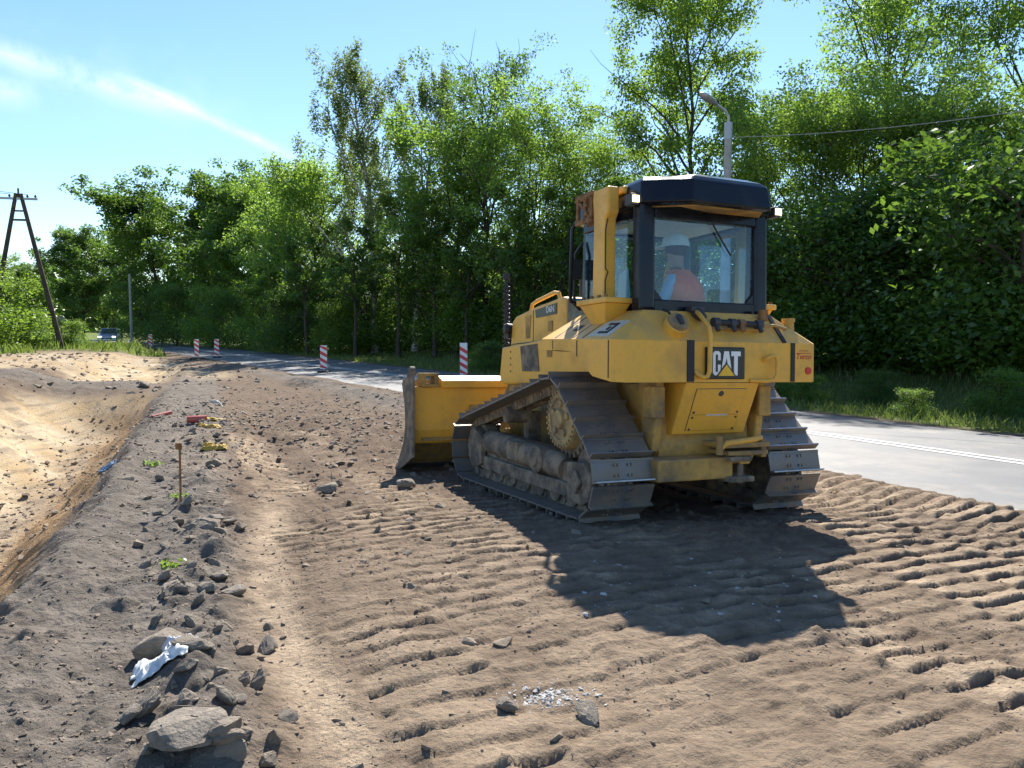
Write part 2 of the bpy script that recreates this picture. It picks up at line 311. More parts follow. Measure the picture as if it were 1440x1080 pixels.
    crossd = np.exp(-((s2 - 24.6 + wob) / 1.3) ** 2) * sst(-w2, 1.0, 2.0); rim = np.exp(-((w2 + 1.08) / 0.2) ** 2); grey = np.maximum(grey, rim * (1 - sst(s2, 24, 28))); sandy *= 1 - 0.8 * rim; botm = np.exp(-((w2 + 2.6) / 0.45) ** 2) * len1; sandy *= 1 - 0.45 * botm * (0.4 + vnoise(x * 2, y * 2, 46)); grey = np.maximum(grey, crossd); sandy *= (1 - 0.8 * crossd)
    # green ground beyond
    grey = np.maximum(grey, 0.8 * sst(-w2, 4.6, 5.6) * (1 - sst(s2, 24, 30))); grass = np.maximum(grass, sst(-w2 + fbm(x * .3, y * .3, 3, 5), 8.0, 10.0) * sst(s2, 18, 28))
    grass = np.maximum(grass, sst(s2 + 3 * wob, 46, 52) * (1 - sst(tr, -1.2, -0.5)))
    grass = np.maximum(grass, sst(tr - ROAD_W + 0.5 * wob, 0.15, 0.8)); grass = np.maximum(grass, sst(-t, 25, 40)); grass = np.maximum(grass, sst(s, 52, 60) * (1 - sst(tr, -1.5, -0.6)))
    bank = sst(tr - ROAD_W, 2.5, 8.0); z += 0.55 * bank + 0.5 * bank * sst(tr, 20, 60) + bank * 0.12 * fbm(x * 0.6, y * 0.6, 3, 8)
    # cut edge below the far part of the road
    cut = np.exp(-((tr + 0.75 + wob * 0.6) / 0.5) ** 2) * sst(s, 13, 17) * (1 - sst(s, 34, 40)); grey = np.maximum(grey, cut); z += cut * (0.10 + 0.1 * fbm(x * 1.5, y * 1.5, 3, 9))
    spoil = np.exp(-(((u - 8.2) / 2.6) ** 2 + ((v - 1.5) / 3.2) ** 2)); z += spoil * 0.15 * (0.7 + fbm(x * 2.2, y * 2.2, 4, 61)); 
    # flatten under the road
    spill = 0.45 * vnoise(x * 1.4, y * 1.4, 23) ** 2 + 0.12 * vnoise(x * 6, y * 6, 24); z += 0.035 * sst(tr, -0.3, -0.05) * (1 - sst(tr, 0.1, 0.6)); rm = sst(tr - spill, 0.0, 0.12) * (1 - sst(tr, ROAD_W, ROAD_W + 0.3)); z = z * (1 - rm) + rm * (-0.03)
    if detail:
        dirt = np.clip(1 - rm * 2, 0, 1) * (1 - grass)
        work = strip
        full = (u, v, x, y); near_m = (u > -7) & (u < 10) & (np.abs(v) < 5.2); zz = z; zl = np.zeros(int(near_m.sum())); u, v, x, y = u[near_m], v[near_m], x[near_m], y[near_m]; imp = np.zeros_like(u); comp2 = np.zeros_like(u)
        for k, (vc, ang, u0, u1, st) in enumerate(LANES):
            a = math.radians(ang); vv = v - vc - (u + 2) * math.tan(a); ph = u / 0.203 + k * 0.37 + 0.35 * (vnoise(u * 0.7, v * 0 + k, 33) - 0.5) + vv * 0.12
            inl = sst(vv, -0.34, -0.27) * (1 - sst(vv, 0.27, 0.34)) * sst(u, u0, u0 + 0.6) * (1 - sst(u, u1 - 0.8, u1))
            fr_ = ph - np.floor(ph); wear = np.clip(0.30 + 1.1 * vnoise(u * 1.1 + k * 5, v * 1.1, 51 + k) + 0.35 * fbm(x * 5, y * 5, 2, 57), 0.12, 1) * st * np.clip(0.35 + 0.95 * vnoise(np.floor(ph) * 7.3, vv * 3.2 + k, 66), 0.3, 1.1)
            edge = fr_ + 0.05 * fbm(x * 9, y * 9, 2, 58)
            groove = np.exp(-((edge - 0.05) / 0.07) ** 2) + np.exp(-((edge - 1.05) / 0.07) ** 2)
            plate = sst(edge, 0.12, 0.18) * (1 - sst(edge, 0.88, 0.97))
            tilt = (0.55 - edge) * 0.045
            lane_z = (-0.032 * groove + tilt * plate + 0.022 * plate)
            hole = 0
            for hv in (-0.17, 0.17):
                hole = hole + np.exp(-(((vv - hv) / 0.02) ** 2 + ((fr_ - 0.62) / 0.12) ** 2))
            lane_z = lane_z - 0.014 * hole + 0.016 * fbm(x * 15, y * 15, 3, 59) * (1 - 0.75 * plate)
            first = np.clip(1 - imp, 0, 1); zl += inl * wear * first * lane_z; zl -= inl * first * 0.012
            comp2 = np.maximum(comp2, inl * plate * np.clip(wear * 1.5 - 0.1, 0, 1)); imp = np.maximum(imp, inl)
        u, v, x, y = full; z = np.array(z); z[near_m] += zl; c2 = np.zeros_like(z); c2[near_m] = comp2
        im = np.zeros_like(z); im[near_m] = imp
        zn = np.zeros_like(z); dirt = dirt * (1 - 0.8 * sst(tr, -0.35, 0.02)); zn += dirt * (0.030 * fbm(x * 4, y * 4, 4, 71, 0.62) + 0.030 * (0.35 - np.abs(fbm(x * 7.5, y * 7.5, 3, 81, 0.6))) * (0.35 + 0.9 * vnoise(x * 1.3, y * 1.3, 83))) * (1 - 0.75 * path)
        zn += dirt * (1 - 0.7 * path) * 0.011 * fbm(x * 19, y * 19, 2, 99) * np.clip(8.5 / np.maximum(y, 1) - 0.4, 0, 1)
        lump = np.maximum(fbm(x * 6.0, y * 6.0, 3, 91) - 0.18, 0); zn += dirt * lump * 0.10 * (1 - path) * (0.4 + 0.6 * np.clip(vnoise(x * 0.8, y * 0.8, 15) * 2 - 0.6, 0, 1))
        z = z + zn * (1 - 0.40 * im)
        fg = strip * np.clip(1.15 - np.hypot(x - 0.2, y - 3.0) / 4.0, 0, 1) * 0.5; comp = np.maximum(comp, fg); comp = np.maximum(comp, 0.95 * c2 * (1 - grass)); comp = comp * np.clip(0.5 + 0.7 * vnoise(x * 2.1, y * 2.1, 97) + 0.7 * fbm(x * 8, y * 8, 3, 98), 0.08, 1)
    sandy = sandy * (1 - grass)
    strata = np.clip(sst(-w2, 1.2, 1.35) * (1 - sst(-w2, 2.2, 2.6)), 0, 1) * len1
    return z, sandy, grey * (1 - grass), grass, comp, strata, dz
def gz(x, y): return float(terrain(np.array([x]), np.array([y]))[0][0])

# ------------------------------------------------------------------ ground sheet
def axis(dense0, dense1, step, lo, hi, g):
    a = list(np.arange(dense0, dense1 + 1e-6, step)); st = step; q = a[-1]
    while q < hi: st *= g; q += st; a.append(q)
    st = step; q = a[0]; b = []
    while q > lo: st *= g; q -= st; b.append(q)
    return np.array(b[::-1] + a)
gx = axis(-3.0, 5.2, 0.0165, -900, 900, 1.026); gy = axis(2.8, 7.0, 0.0165, -400, 1500, 1.0165)
X, Y = np.meshgrid(gx, gy); Z, sa, gr, gg, cp, stp, dzz = terrain(X, Y)
nx, ny = len(gx), len(gy); idx = np.arange(nx * ny).reshape(ny, nx)
F = np.stack([idx[:-1, :-1], idx[:-1, 1:], idx[1:, 1:], idx[1:, :-1]], -1).reshape(-1, 4)
def ground_mat():
    m, n, l, b = mat_new('worked_soil')
    at = n.new('ShaderNodeAttribute'); at.attribute_name = 'zone'; sp = n.new('ShaderNodeSeparateColor'); l.new(at.outputs['Color'], sp.inputs[0])
    big = noise_fac(n, l, 0.8, 8, 0.62, lo=0.38, hi=0.62); mid = noise_fac(n, l, 4.5, 8, 0.65, lo=0.36, hi=0.64); fine = noise_fac(n, l, 38, 6, 0.7, lo=0.35, hi=0.65)
    c = mixc(n, l, mid, (0.215, 0.152, 0.102), (0.10, 0.070, 0.048)); c = mixc(n, l, wm(n, l, 'MULTIPLY', big, 0.55), c, (0.135, 0.090, 0.060))
    grey = mixc(n, l, mid, (0.22, 0.188, 0.155), (0.105, 0.09, 0.075)); c = mixc(n, l, sp.outputs['Green'], c, grey)
    sand = mixc(n, l, big, (0.58, 0.47, 0.32), (0.48, 0.34, 0.18))
    tc = n.new('ShaderNodeTexCoord'); mp = n.new('ShaderNodeMapping'); mp.inputs['Rotation'].default_value = (0, 0, -DA); mp.inputs['Scale'].default_value = (5.0, 0.45, 5.0); l.new(tc.outputs['Object'], mp.inputs[0])
    st = n.new('ShaderNodeTexNoise'); st.inputs['Scale'].default_value = 1.4; st.inputs['Detail'].default_value = 7; l.new(mp.outputs[0], st.inputs['Vector'])
    sf = n.new('ShaderNodeMapRange'); sf.inputs['From Min'].default_value = 0.5; sf.inputs['From Max'].default_value = 0.68; l.new(st.outputs['Fac'], sf.inputs['Value'])
    a2 = n.new('ShaderNodeAttribute'); a2.attribute_name = 'strata'; sand = mixc(n, l, wm(n, l, 'MULTIPLY', a2.outputs['Fac'], 0.85), sand, mixc(n, l, mid, (0.46, 0.27, 0.11), (0.30, 0.18, 0.085)))
    sand = mixc(n, l, wm(n, l, 'MULTIPLY', sf.outputs[0], 0.75), sand, (0.20, 0.165, 0.125)); c = mixc(n, l, sp.outputs['Red'], c, sand)
    c = mixc(n, l, wm(n, l, 'MULTIPLY', at.outputs['Alpha'], 0.95), c, mixc(n, l, mid, (0.53, 0.405, 0.275), (0.40, 0.298, 0.20)))
    c = mixc(n, l, wm(n, l, 'MULTIPLY', fine, 0.42), c, (0.12, 0.098, 0.078))
    gcol = mixc(n, l, mid, (0.10, 0.145, 0.03), (0.17, 0.18, 0.06)); c = mixc(n, l, sp.outputs['Blue'], c, gcol)
    l.new(c, b.inputs['Base Color']); b.inputs['Roughness'].default_value = 0.97; b.inputs['Specular IOR Level'].default_value = 0.15
    add_bump(n, l, b, 24, 1.0, 0.035, detail=12); return m
M['soil'] = ground_mat()
ground = np_mesh('ground', np.stack([X.ravel(), Y.ravel(), Z.ravel()], -1), F, M['soil'], smooth=True); tag(ground, kind='structure')
c2_ = ground.data.attributes.new('strata', 'FLOAT', 'POINT'); c2_.data.foreach_set('value', stp.ravel().astype(np.float32))
ca = ground.data.color_attributes.new('zone', 'FLOAT_COLOR', 'POINT'); ca.data.foreach_set('color', np.stack([sa.ravel(), gr.ravel(), gg.ravel(), cp.ravel()], -1).astype(np.float32).ravel())

# ------------------------------------------------------------------ road
def road_strip(name, o0, o1, z, mat, s0=-40, s1=158, step=1.0, parent=None):
    S = np.arange(s0, s1, step); P = []
    for s_ in S:
        n0 = road_near(s_)
        for o_ in (o0, o1):
            p = RD * s_ + RN * (n0 + o_); P.append((p[0], p[1], z))
    k = len(S); Fq = [(2 * i, 2 * i + 1, 2 * i + 3, 2 * i + 2) for i in range(k - 1)]
    return np_mesh(name, np.array(P), np.array(Fq), mat, parent)
def asphalt():
    m, n, l, b = mat_new('sun_bleached_asphalt'); f = noise_fac(n, l, 1.2, 8, 0.6, lo=0.35, hi=0.65); f2 = noise_fac(n, l, 90, 3, 0.6, lo=0.3, hi=0.7)
    c = mixc(n, l, f, (0.10, 0.104, 0.112), (0.14, 0.14, 0.143)); c = mixc(n, l, wm(n, l, 'MULTIPLY', f2, 0.4), c, (0.075, 0.075, 0.078))
    f4 = noise_fac(n, l, 0.9, 2, 0.4, lo=0.56, hi=0.57); c = mixc(n, l, wm(n, l, 'MULTIPLY', f4, 0.35), c, (0.085, 0.085, 0.088)); f3 = noise_fac(n, l, 0.75, 9, 0.75, lo=0.47, hi=0.66); c = mixc(n, l, wm(n, l, 'MULTIPLY', f3, 0.55), c, (0.26, 0.225, 0.18))
    l.new(c, b.inputs['Base Color']); b.inputs['Roughness'].default_value = 0.62; add_bump(n, l, b, 120, 0.4, 0.005); return m
M['asphalt'] = asphalt()
M['marking'] = weathered('worn_road_paint', (0.62, 0.62, 0.60), (0.25, 0.25, 0.25), 8, 0.45, 0.75, 0.7, dust=0)
M['edge'] = weathered('dusty_shoulder', (0.40, 0.35, 0.28), (0.27, 0.22, 0.17), 3, 0.4, 0.65, 0.95, dust=0, bump=0.6)
road = road_strip('road', 0.0, ROAD_W, 0.012, M['asphalt']); tag(road, kind='structure')
for o_ in (2.80, 3.02): road_strip('centre_line', o_, o_ + 0.11, 0.017, M['marking'], parent=road)
shoulder = road_strip('shoulder_strip', -0.06, 0.20, 0.017, M['edge']); tag(shoulder, kind='structure')

# ------------------------------------------------------------------ bulldozer (local x forward, y left, z up)
doz = empty('bulldozer'); doz.matrix_world = DOZ
tag(doz, 'yellow crawler bulldozer with black cab and front blade working on bare soil', 'bulldozer')
def track_path():
    """outer chain loop, side view: rear idler -> ground -> front idler -> sprocket"""
    C = [(0.32, 0.405, 0.335), (3.08, 0.405, 0.335), (0.85, 0.875, 0.36)]
    def tangent(a, b):       # external tangent with both circles on the left of travel (counter-clockwise loop)
        d = np.array([b[0] - a[0], b[1] - a[1]]); L = np.hypot(*d); d /= L; n = np.array([d[1], -d[0]])
        k = (a[2] - b[2]) / L; c_ = math.sqrt(1 - k * k); nn = n * c_ + d * k
        return np.array(a[:2]) + nn * a[2], np.array(b[:2]) + nn * b[2]
    pts = []
    for i in range(3):
        a, b, c_ = C[i - 1], C[i], C[(i + 1) % 3]
        _, pin = tangent(a, b); pout, _ = tangent(b, c_)
        a0 = math.atan2(pin[1] - b[1], pin[0] - b[0]); a1 = math.atan2(pout[1] - b[1], pout[0] - b[0])
        while a1 < a0: a1 += 2 * math.pi
        for q in np.linspace(a0, a1, 24): pts.append((b[0] + b[2] * math.cos(q), b[1] + b[2] * math.sin(q)))
    pts.append(pts[0]); P = np.array(pts); seg = np.hypot(*np.diff(P, axis=0).T); cum = np.concatenate([[0], np.cumsum(seg)])
    return P, cum
TP, TC = track_path(); NSH = int(round(TC[-1] / 0.203))
def tp(d):
    d = d % TC[-1]; return np.array([np.interp(d, TC, TP[:, 0]), np.interp(d, TC, TP[:, 1])])
pitch_ = TC[-1] / NSH
sh = MB()                                    # one shoe: x along the track, z outwards
sh.box(-0.100, 0.094, -0.305, 0.305, 0.012, 0.030)
sh.prism([(0.076, 0.028), (0.096, 0.028), (0.092, 0.082), (0.080, 0.082)], 'y', -0.305, 0.305)
sh.box(-0.104, -0.086, -0.30, 0.30, 0.026, 0.040)
for bx_ in (-0.055, 0.035):
    for by_ in (-0.085, -0.05, 0.05, 0.085): sh.cyl((bx_, by_, 0.028), (bx_, by_, 0.044), 0.013, n=6)
shoe_proto = sh.build('track_shoe', M['shoe'])
edge_proto = MB().prism([(0.0795, 0.082), (0.0925, 0.082), (0.0925, 0.0845), (0.0795, 0.0845)], 'y', -0.304, 0.304).build('worn_edge', M['polish'])
shoe_me, edge_me = shoe_proto.data, edge_proto.data; bpy.data.objects.remove(shoe_proto); bpy.data.objects.remove(edge_proto)
shoe_me.materials.append(M['polish'])
bm = bmesh.new(); bm.from_mesh(shoe_me)
for f_ in bm.faces:
    if f_.calc_center_median().z > 0.078: f_.material_index = 1
bm.to_mesh(shoe_me); bm.free(); bpy.data.meshes.remove(edge_me)
for sd in (1, -1):
    yc = 0.945 * sd; ch = MB()
    for i in range(NSH):
        a = tp(i * pitch_ - 0.09); b = tp(i * pitch_ + 0.09); d = (b - a) / np.hypot(*(b - a)); n_ = np.array([d[1], -d[0]])
        for o_ in (-0.075, 0.075):
            c_ = [a - d * 0.02 - n_ * 0.085, b + d * 0.02 - n_ * 0.085, b + d * 0.02 + n_ * 0.010, a - d * 0.02 + n_ * 0.010]
            ch.prism([tuple(q) for q in c_], 'y', yc + o_ - 0.022, yc + o_ + 0.022)
        p_ = tp((i + 0.5) * pitch_) - n_ * 0.04; ch.cyl((p_[0], yc - 0.11, p_[1]), (p_[0], yc + 0.11, p_[1]), 0.030, n=8)
    trk = ch.build('track', M['frame'], doz)
    for i in range(NSH):
        m_ = tp(i * pitch_); a = tp(i * pitch_ - 0.06); b = tp(i * pitch_ + 0.06); d = b - a; ang = math.atan2(d[1], d[0])
        o = bpy.data.objects.new('track_shoe', shoe_me); COL.objects.link(o); o.parent = trk
        # local x -> along travel, local z -> outward
        dv = Vector((math.cos(ang), 0, math.sin(ang))); nv = Vector((math.sin(ang), 0, -math.cos(ang))); yv = nv.cross(dv)
        R_ = Matrix((dv, yv, nv)).transposed().to_4x4(); o.matrix_local = Matrix.Translation((m_[0], yc, m_[1])) @ R_
    def Y(a): return a * sd
    # final drive and sprocket
    sp_ = MB(); teeth = 26; ring = []
    for k in range(teeth * 4):
        a = 2 * math.pi * k / (teeth * 4); r = 0.372 if (k % 4) in (1, 2) else 0.325; ring.append((0.85 + r * math.cos(a), 0.875 + r * math.sin(a)))
    sp_.prism(ring, 'y', yc - 0.05, yc + 0.05); spo = sp_.build('sprocket', M['frame'], doz)
    hb = MB().lathe_y((0.85, Y(0.90), 0.875), [(0.29, 0), (0.29, Y(0.17)), (0.275, Y(0.19)), (0.20, Y(0.20)), (0.195, Y(0.185)), (0.10, Y(0.19)), (0.085, Y(0.225)), (0.03, Y(0.23))], 40)
    for k in range(30):
        a = 2 * math.pi * k / 30; c_ = (0.85 + 0.258 * math.cos(a), Y(1.085), 0.875 + 0.258 * math.sin(a)); hb.cyl(c_, (c_[0], Y(1.108), c_[2]), 0.014, n=6)
    for k in range(5):
        a = 2 * math.pi * k / 5 + 0.4; c_ = (0.85 + 0.145 * math.cos(a), Y(1.08), 0.875 + 0.145 * math.sin(a)); hb.cyl(c_, (c_[0], Y(1.112), c_[2]), 0.038, 0.032, n=12)
    hb.build('final_drive_cover', M['tan_drive'], doz, smooth=True)
    for cx_ in (0.32, 3.08):
        MB().lathe_y((cx_, yc - 0.13, 0.405), [(0.10, 0), (0.25, 0.005), (0.25, 0.06), (0.295, 0.065), (0.295, 0.195), (0.25, 0.20), (0.25, 0.255), (0.10, 0.26)], 32).build('idler_wheel', M['frame'], doz, smooth=True)
    fr = MB(); fr.prism([(2.80, 0.60), (2.92, 0.50), (2.92, 0.24), (0.50, 0.22), (0.50, 0.40), (0.80, 0.47), (1.6, 0.56)], 'y', Y(0.80), Y(1.06)); fro = fr.build('track_frame', M['frame'], doz, bevel=0.025)
    MB().tube([(0.85, Y(1.01), 0.40), (0.95, Y(1.01), 0.415), (2.70, Y(1.01), 0.50), (2.80, Y(1.01), 0.50)], [0.105, 0.13, 0.135, 0.11], 20).build('recoil_housing', M['frame'], doz, smooth=True)
    MB().prism([(2.90, 0.34), (2.90, 0.24), (2.80, 0.19), (0.72, 0.165), (0.62, 0.21), (0.62, 0.29)], 'y', Y(1.06), Y(1.115)).build('roller_guard', M['frame'], doz, bevel=0.012)
    MB().prism([(3.02, 0.66), (3.16, 0.44), (3.10, 0.24), (2.92, 0.19), (2.74, 0.24), (2.74, 0.56)], 'y', Y(1.075), Y(1.15)).build('front_yoke', M['frame'], doz, bevel=0.015)
    ry = MB().prism([(0.62, 0.50), (0.30, 0.52), (0.16, 0.40), (0.20, 0.20), (0.34, 0.13), (0.62, 0.16)], 'y', Y(1.07), Y(1.15)).build('rear_yoke', M['frame'], doz, bevel=0.02)
    MB().prism([(0.40, 0.45), (0.31, 0.34), (0.40, 0.23), (0.49, 0.34)], 'y', Y(1.15), Y(1.185)).build('end_boss', M['frame'], ry, bevel=0.01)
    pv = MB().lathe_y((1.26, Y(1.06), 0.45), [(0.135, 0), (0.135, Y(0.09)), (0.12, Y(0.105)), (0.07, Y(0.105)), (0.06, Y(0.12)), (0.02, Y(0.12))], 24).build('pivot_boss', M['frame'], doz, smooth=True)
    MB().box(1.36, 1.75, min(Y(1.07), Y(1.13)), max(Y(1.07), Y(1.13)), 0.42, 0.50).box(1.72, 1.98, min(Y(1.07), Y(1.15)), max(Y(1.07), Y(1.15)), 0.38, 0.58).build('pivot_link', M['frame'], doz, bevel=0.015)
    for k in range(7):
        cx_ = 0.66 + k * 0.345
        MB().lathe_y((cx_, yc - 0.13, 0.19), [(0.06, 0), (0.115, 0.005), (0.115, 0.05), (0.09, 0.055), (0.09, 0.205), (0.115, 0.21), (0.115, 0.255), (0.05, 0.262)], 18).build('track_roller', M['frame'], doz, smooth=True)
    MB().lathe_y((2.12, yc - 0.12, 0.845), [(0.05, 0), (0.09, 0.005), (0.09, 0.25), (0.085, 0.28), (0.04, 0.285)], 20).build('carrier_roller', M['frame'], doz, smooth=True)
    MB().box(2.06, 2.18, min(Y(0.70), Y(0.86)), max(Y(0.70), Y(0.86)), 0.45, 0.88).build('carrier_bracket', M['frame'], doz, bevel=0.01)
    MB().cyl((0.85, Y(0.30), 0.875), (0.85, Y(0.90), 0.875), 0.23, 0.26, 24).build('axle_housing', M['yellow_dirty'], doz, smooth=True)
    MB().prism([(-0.02, 1.25), (0.30, 1.25), (0.24, 1.0), (0.20, 0.62), (0.05, 0.62), (0.0, 0.95)], 'y', Y(0.52), Y(0.60)).box(-0.03, 0.12, min(Y(.52), Y(.66)), max(Y(.52), Y(.66)), 0.92, 1.2).build('fender_support', M['yellow_dirty'], doz, bevel=0.015)
    # push arm to blade
    MB().prism([(2.5, 0.32), (2.5, 0.56), (3.4, 0.60), (4.12, 0.52), (4.12, 0.28), (3.4, 0.30)], 'y', Y(0.40), Y(0.52)).build('push_arm', M['yellow_dirty'], doz, bevel=0.02)
    MB().cyl((3.35, Y(0.36), 1.45), (3.75, Y(0.36), 1.0), 0.055, n=14).cyl((3.72, Y(0.36), 1.03), (4.10, Y(0.36), 0.62), 0.03, n=12).build('lift_cylinder', M['yellow_dirty'], doz, smooth=True)
# hull
MB().prism([(0.22, 0.45), (0.10, 0.62), (0.12, 0.86), (0.3, 1.22), (3.35, 1.25), (3.45, 0.70), (3.2, 0.42)], 'y', -0.52, 0.52).build('main_hull', M['yellow_dirty'], doz, bevel=0.03)
# fender shell and rear tank: lower band, break line, sloped top
def ring(pts, w=None): return [(p[0], p[1], p[2]) for p in pts]
half = [(1.22, 0.50), (1.22, 1.11), (-0.095, 1.11), (-0.17, 1.02)]
def outline(z_fn, inset=0.0): 
    L = [(u_, v_ - (inset if v_ > 0.6 else 0)) for u_, v_ in half]; R = [(u_, -v_) for u_, v_ in reversed(L)]
    return [(u_, v_, z_fn(u_, v_)) for u_, v_ in L + R]
body = MB()
side_bot = [(1.22, 1.53), (0.82, 1.52), (0.57, 1.50), (0.22, 1.285), (-0.095, 1.24)]
for sd in (1, -1):
    side = [(1.22, 1.64), (-0.095, 1.595)] + list(reversed(side_bot))
    body.prism(side, 'y', 1.075 * sd, 1.11 * sd)                                                    # vertical side plate
    body.add([(-0.095, 1.11 * sd, 1.24), (-0.17, 1.02 * sd, 1.235), (-0.17, 1.02 * sd, 1.59), (-0.095, 1.11 * sd, 1.595)], [(0, 1, 2, 3)])
    top = [(1.22, 1.11 * sd, 1.64), (-0.095, 1.11 * sd, 1.595), (0.06, 0.70 * sd, 1.865), (1.17, 0.70 * sd, 1.885)]
    body.add(top, [(0, 1, 2, 3)])
    body.add([(1.17, 0.70 * sd, 1.885), (0.06, 0.70 * sd, 1.865), (0.06, 0.45 * sd, 1.87), (1.17, 0.45 * sd, 1.89)], [(0, 1, 2, 3)])
    body.add([(-0.095, 1.11 * sd, 1.595), (-0.17, 1.02 * sd, 1.59), (0.06, 0.70 * sd, 1.865)], [(0, 1, 2)])
    body.add([(1.22, 1.11 * sd, 1.64), (1.22, 1.11 * sd, 1.53), (1.22, 0.50 * sd, 1.53), (1.19, 0.50 * sd, 1.80), (1.17, 0.70 * sd, 1.885)], [(0, 1, 2, 3, 4)])
    body.add([(0.57, 1.11 * sd, 1.50), (1.22, 1.11 * sd, 1.53), (1.22, 0.50 * sd, 1.53), (0.57, 0.50 * sd, 1.50)], [(0, 1, 2, 3)])
    body.add([(0.22, 1.11 * sd, 1.285), (0.57, 1.11 * sd, 1.50), (0.57, 0.50 * sd, 1.50), (0.22, 0.50 * sd, 1.285)], [(0, 1, 2, 3)])
    body.add([(-0.095, 1.11 * sd, 1.24), (0.22, 1.11 * sd, 1.285), (0.22, 0.3 * sd, 1.285), (-0.17, 0.3 * sd, 1.235), (-0.17, 1.02 * sd, 1.235)], [(0, 1, 2, 3, 4)])
body.add([(-0.17, 1.02, 1.235), (-0.17, -1.02, 1.235), (-0.17, -1.02, 1.59), (-0.17, 1.02, 1.59)], [(0, 1, 2, 3)])
body.add([(-0.17, 1.02, 1.59), (-0.17, -1.02, 1.59), (0.06, -0.70, 1.865), (0.06, 0.70, 1.865)], [(0, 1, 2, 3)])
body_o = body.build('rear_body', M['yellow'], doz)
md = body_o.modifiers.new('weld', 'WELD'); md.merge_threshold = 0.0008
# panel lines, strips and plates on the body (children of the body)
def strip_side(pts, wdt=0.006):
    MB().tube(pts, wdt, 6).build('panel_seam', M['grey_dark'], body_o)
strip_side([(0.50, 1.112, 1.605), (0.50, 1.112, 1.46)]); strip_side([(-0.05, 1.112, 1.59), (-0.05, 1.112, 1.27)])
strip_side([(0.98, 1.112, 1.62), (0.98, 1.112, 1.535)], 0.004)
MB().box(-0.182, -0.165, 0.33, 0.40, 1.24, 1.60).build('rubber_strip', M['black'], body_o)
MB().box(-0.180, -0.165, -0.80, -0.755, 1.24, 1.595).build('rubber_strip', M['black'], body_o)
sl = Vector((0.23, 0, 0.275)).normalized()
for v0, v1 in ((0.335, 0.39), (-0.70, -0.66)):
    q = MB(); b0 = Vector((-0.172, 0, 1.597)); b1 = Vector((0.05, 0, 1.862)); nn = Vector((-0.275, 0, 0.23)).normalized() * 0.008
    q.loft([[b0 + Vector((0, v0, 0)) - nn, b0 + Vector((0, v1, 0)) - nn, b0 + Vector((0, v1, 0)) + nn, b0 + Vector((0, v0, 0)) + nn], [b1 + Vector((0, v0 , 0)) - nn, b1 + Vector((0, v1, 0)) - nn, b1 + Vector((0, v1, 0)) + nn, b1 + Vector((0, v0, 0)) + nn]])
    if v0 < 0: q.build('rubber_strip', M['black'], body_o)
# plate with latch on the left fender top (slope between break line and cab deck)
def fen(u_, q, lift=0.004):     # point on the left sloped fender top, q 0..1 from break line to deck
    a = Vector((u_, 1.11, 1.595 + 0.034 * (u_ + 0.095))); b = Vector((u_, 0.70, 1.865 + 0.018 * (u_ - 0.06))); nn = Vector((0, 0.27, 0.41)).normalized(); return a.lerp(b, q) + nn * lift
def fen_patch(u0, u1, q0, q1, name, mat, lift=0.004, th=0.006):
    lo = [fen(u0, q0, lift - th), fen(u1, q0, lift - th), fen(u1, q1, lift - th), fen(u0, q1, lift - th)]; hi = [fen(u0, q0, lift), fen(u1, q0, lift), fen(u1, q1, lift), fen(u0, q1, lift)]
    return MB().loft([lo, hi]).build(name, mat, body_o)
fen_patch(0.02, 0.36, 0.10, 0.62, 'access_plate', M['panel_white'], 0.006)
for a in ((0.10, 0.13, 0.18, 0.52), (0.10, 0.26, 0.18, 0.24), (0.10, 0.26, 0.46, 0.52), (0.17, 0.20, 0.30, 0.40)): fen_patch(*a, 'latch', M['black'], 0.012)
fen_patch(0.72, 0.80, 0.30, 0.50, 'latch', M['black'], 0.010)
for u_ in (0.42, 0.60, 0.95): fen_patch(u_, u_ + 0.018, 0.04, 0.96, 'panel_seam', M['grey_dark'], 0.004)
# badge with letters
bx = MB().box(-0.190, -0.165, -0.215, 0.215, 1.262, 1.545).build('badge', M['badge'], doz, bevel=0.02)
def plate_poly(polys, name, mat, parent, u_, th):
    q = MB()
    for P_ in polys: q.prism([(-p[0], p[1]) for p in P_], 'x', u_, u_ - th)      # panel x to the right as seen from behind = -y
    return q.build(name, mat, parent)
cz = 1.402; H_ = 0.106
C_ = [(-0.142, -H_ + .02), (-0.142, H_ - .02), (-0.122, H_), (-0.080, H_), (-0.060, H_ - .02), (-0.060, 0.026), (-0.088, 0.026), (-0.088, H_ - 0.03), (-0.114, H_ - 0.03), (-0.114, -H_ + 0.03), (-0.088, -H_ + 0.03), (-0.088, -0.012), (-0.060, -0.012), (-0.060, -H_ + .02), (-0.080, -H_), (-0.122, -H_)]
A_ = [(-0.058, -H_), (-0.020, H_), (0.030, H_), (0.068, -H_), (0.038, -H_), (0.005, 0.055), (-0.028, -H_)]
T_ = [(0.088, -H_), (0.088, H_ - 0.042), (0.056, H_ - 0.042), (0.056, H_), (0.160, H_), (0.160, H_ - 0.042), (0.128, H_ - 0.042), (0.128, -H_)]
for nm, pl in (('letter_c', C_), ('letter_a', A_), ('letter_t', T_)):
    plate_poly([[(x_, z_ + cz) for x_, z_ in pl]], 'letter', M['white'], bx, -0.190, 0.004)
plate_poly([[(-0.112, cz - H_ - 0.012), (0.002, cz + 0.010), (0.114, cz - H_ - 0.012)]], 'logo_border', M['badge'], bx, -0.193, 0.004)
plate_poly([[(-0.088, cz - H_ - 0.004), (0.002, cz - 0.010), (0.090, cz - H_ - 0.004)]], 'logo_triangle', M['triangle'], bx, -0.196, 0.004)
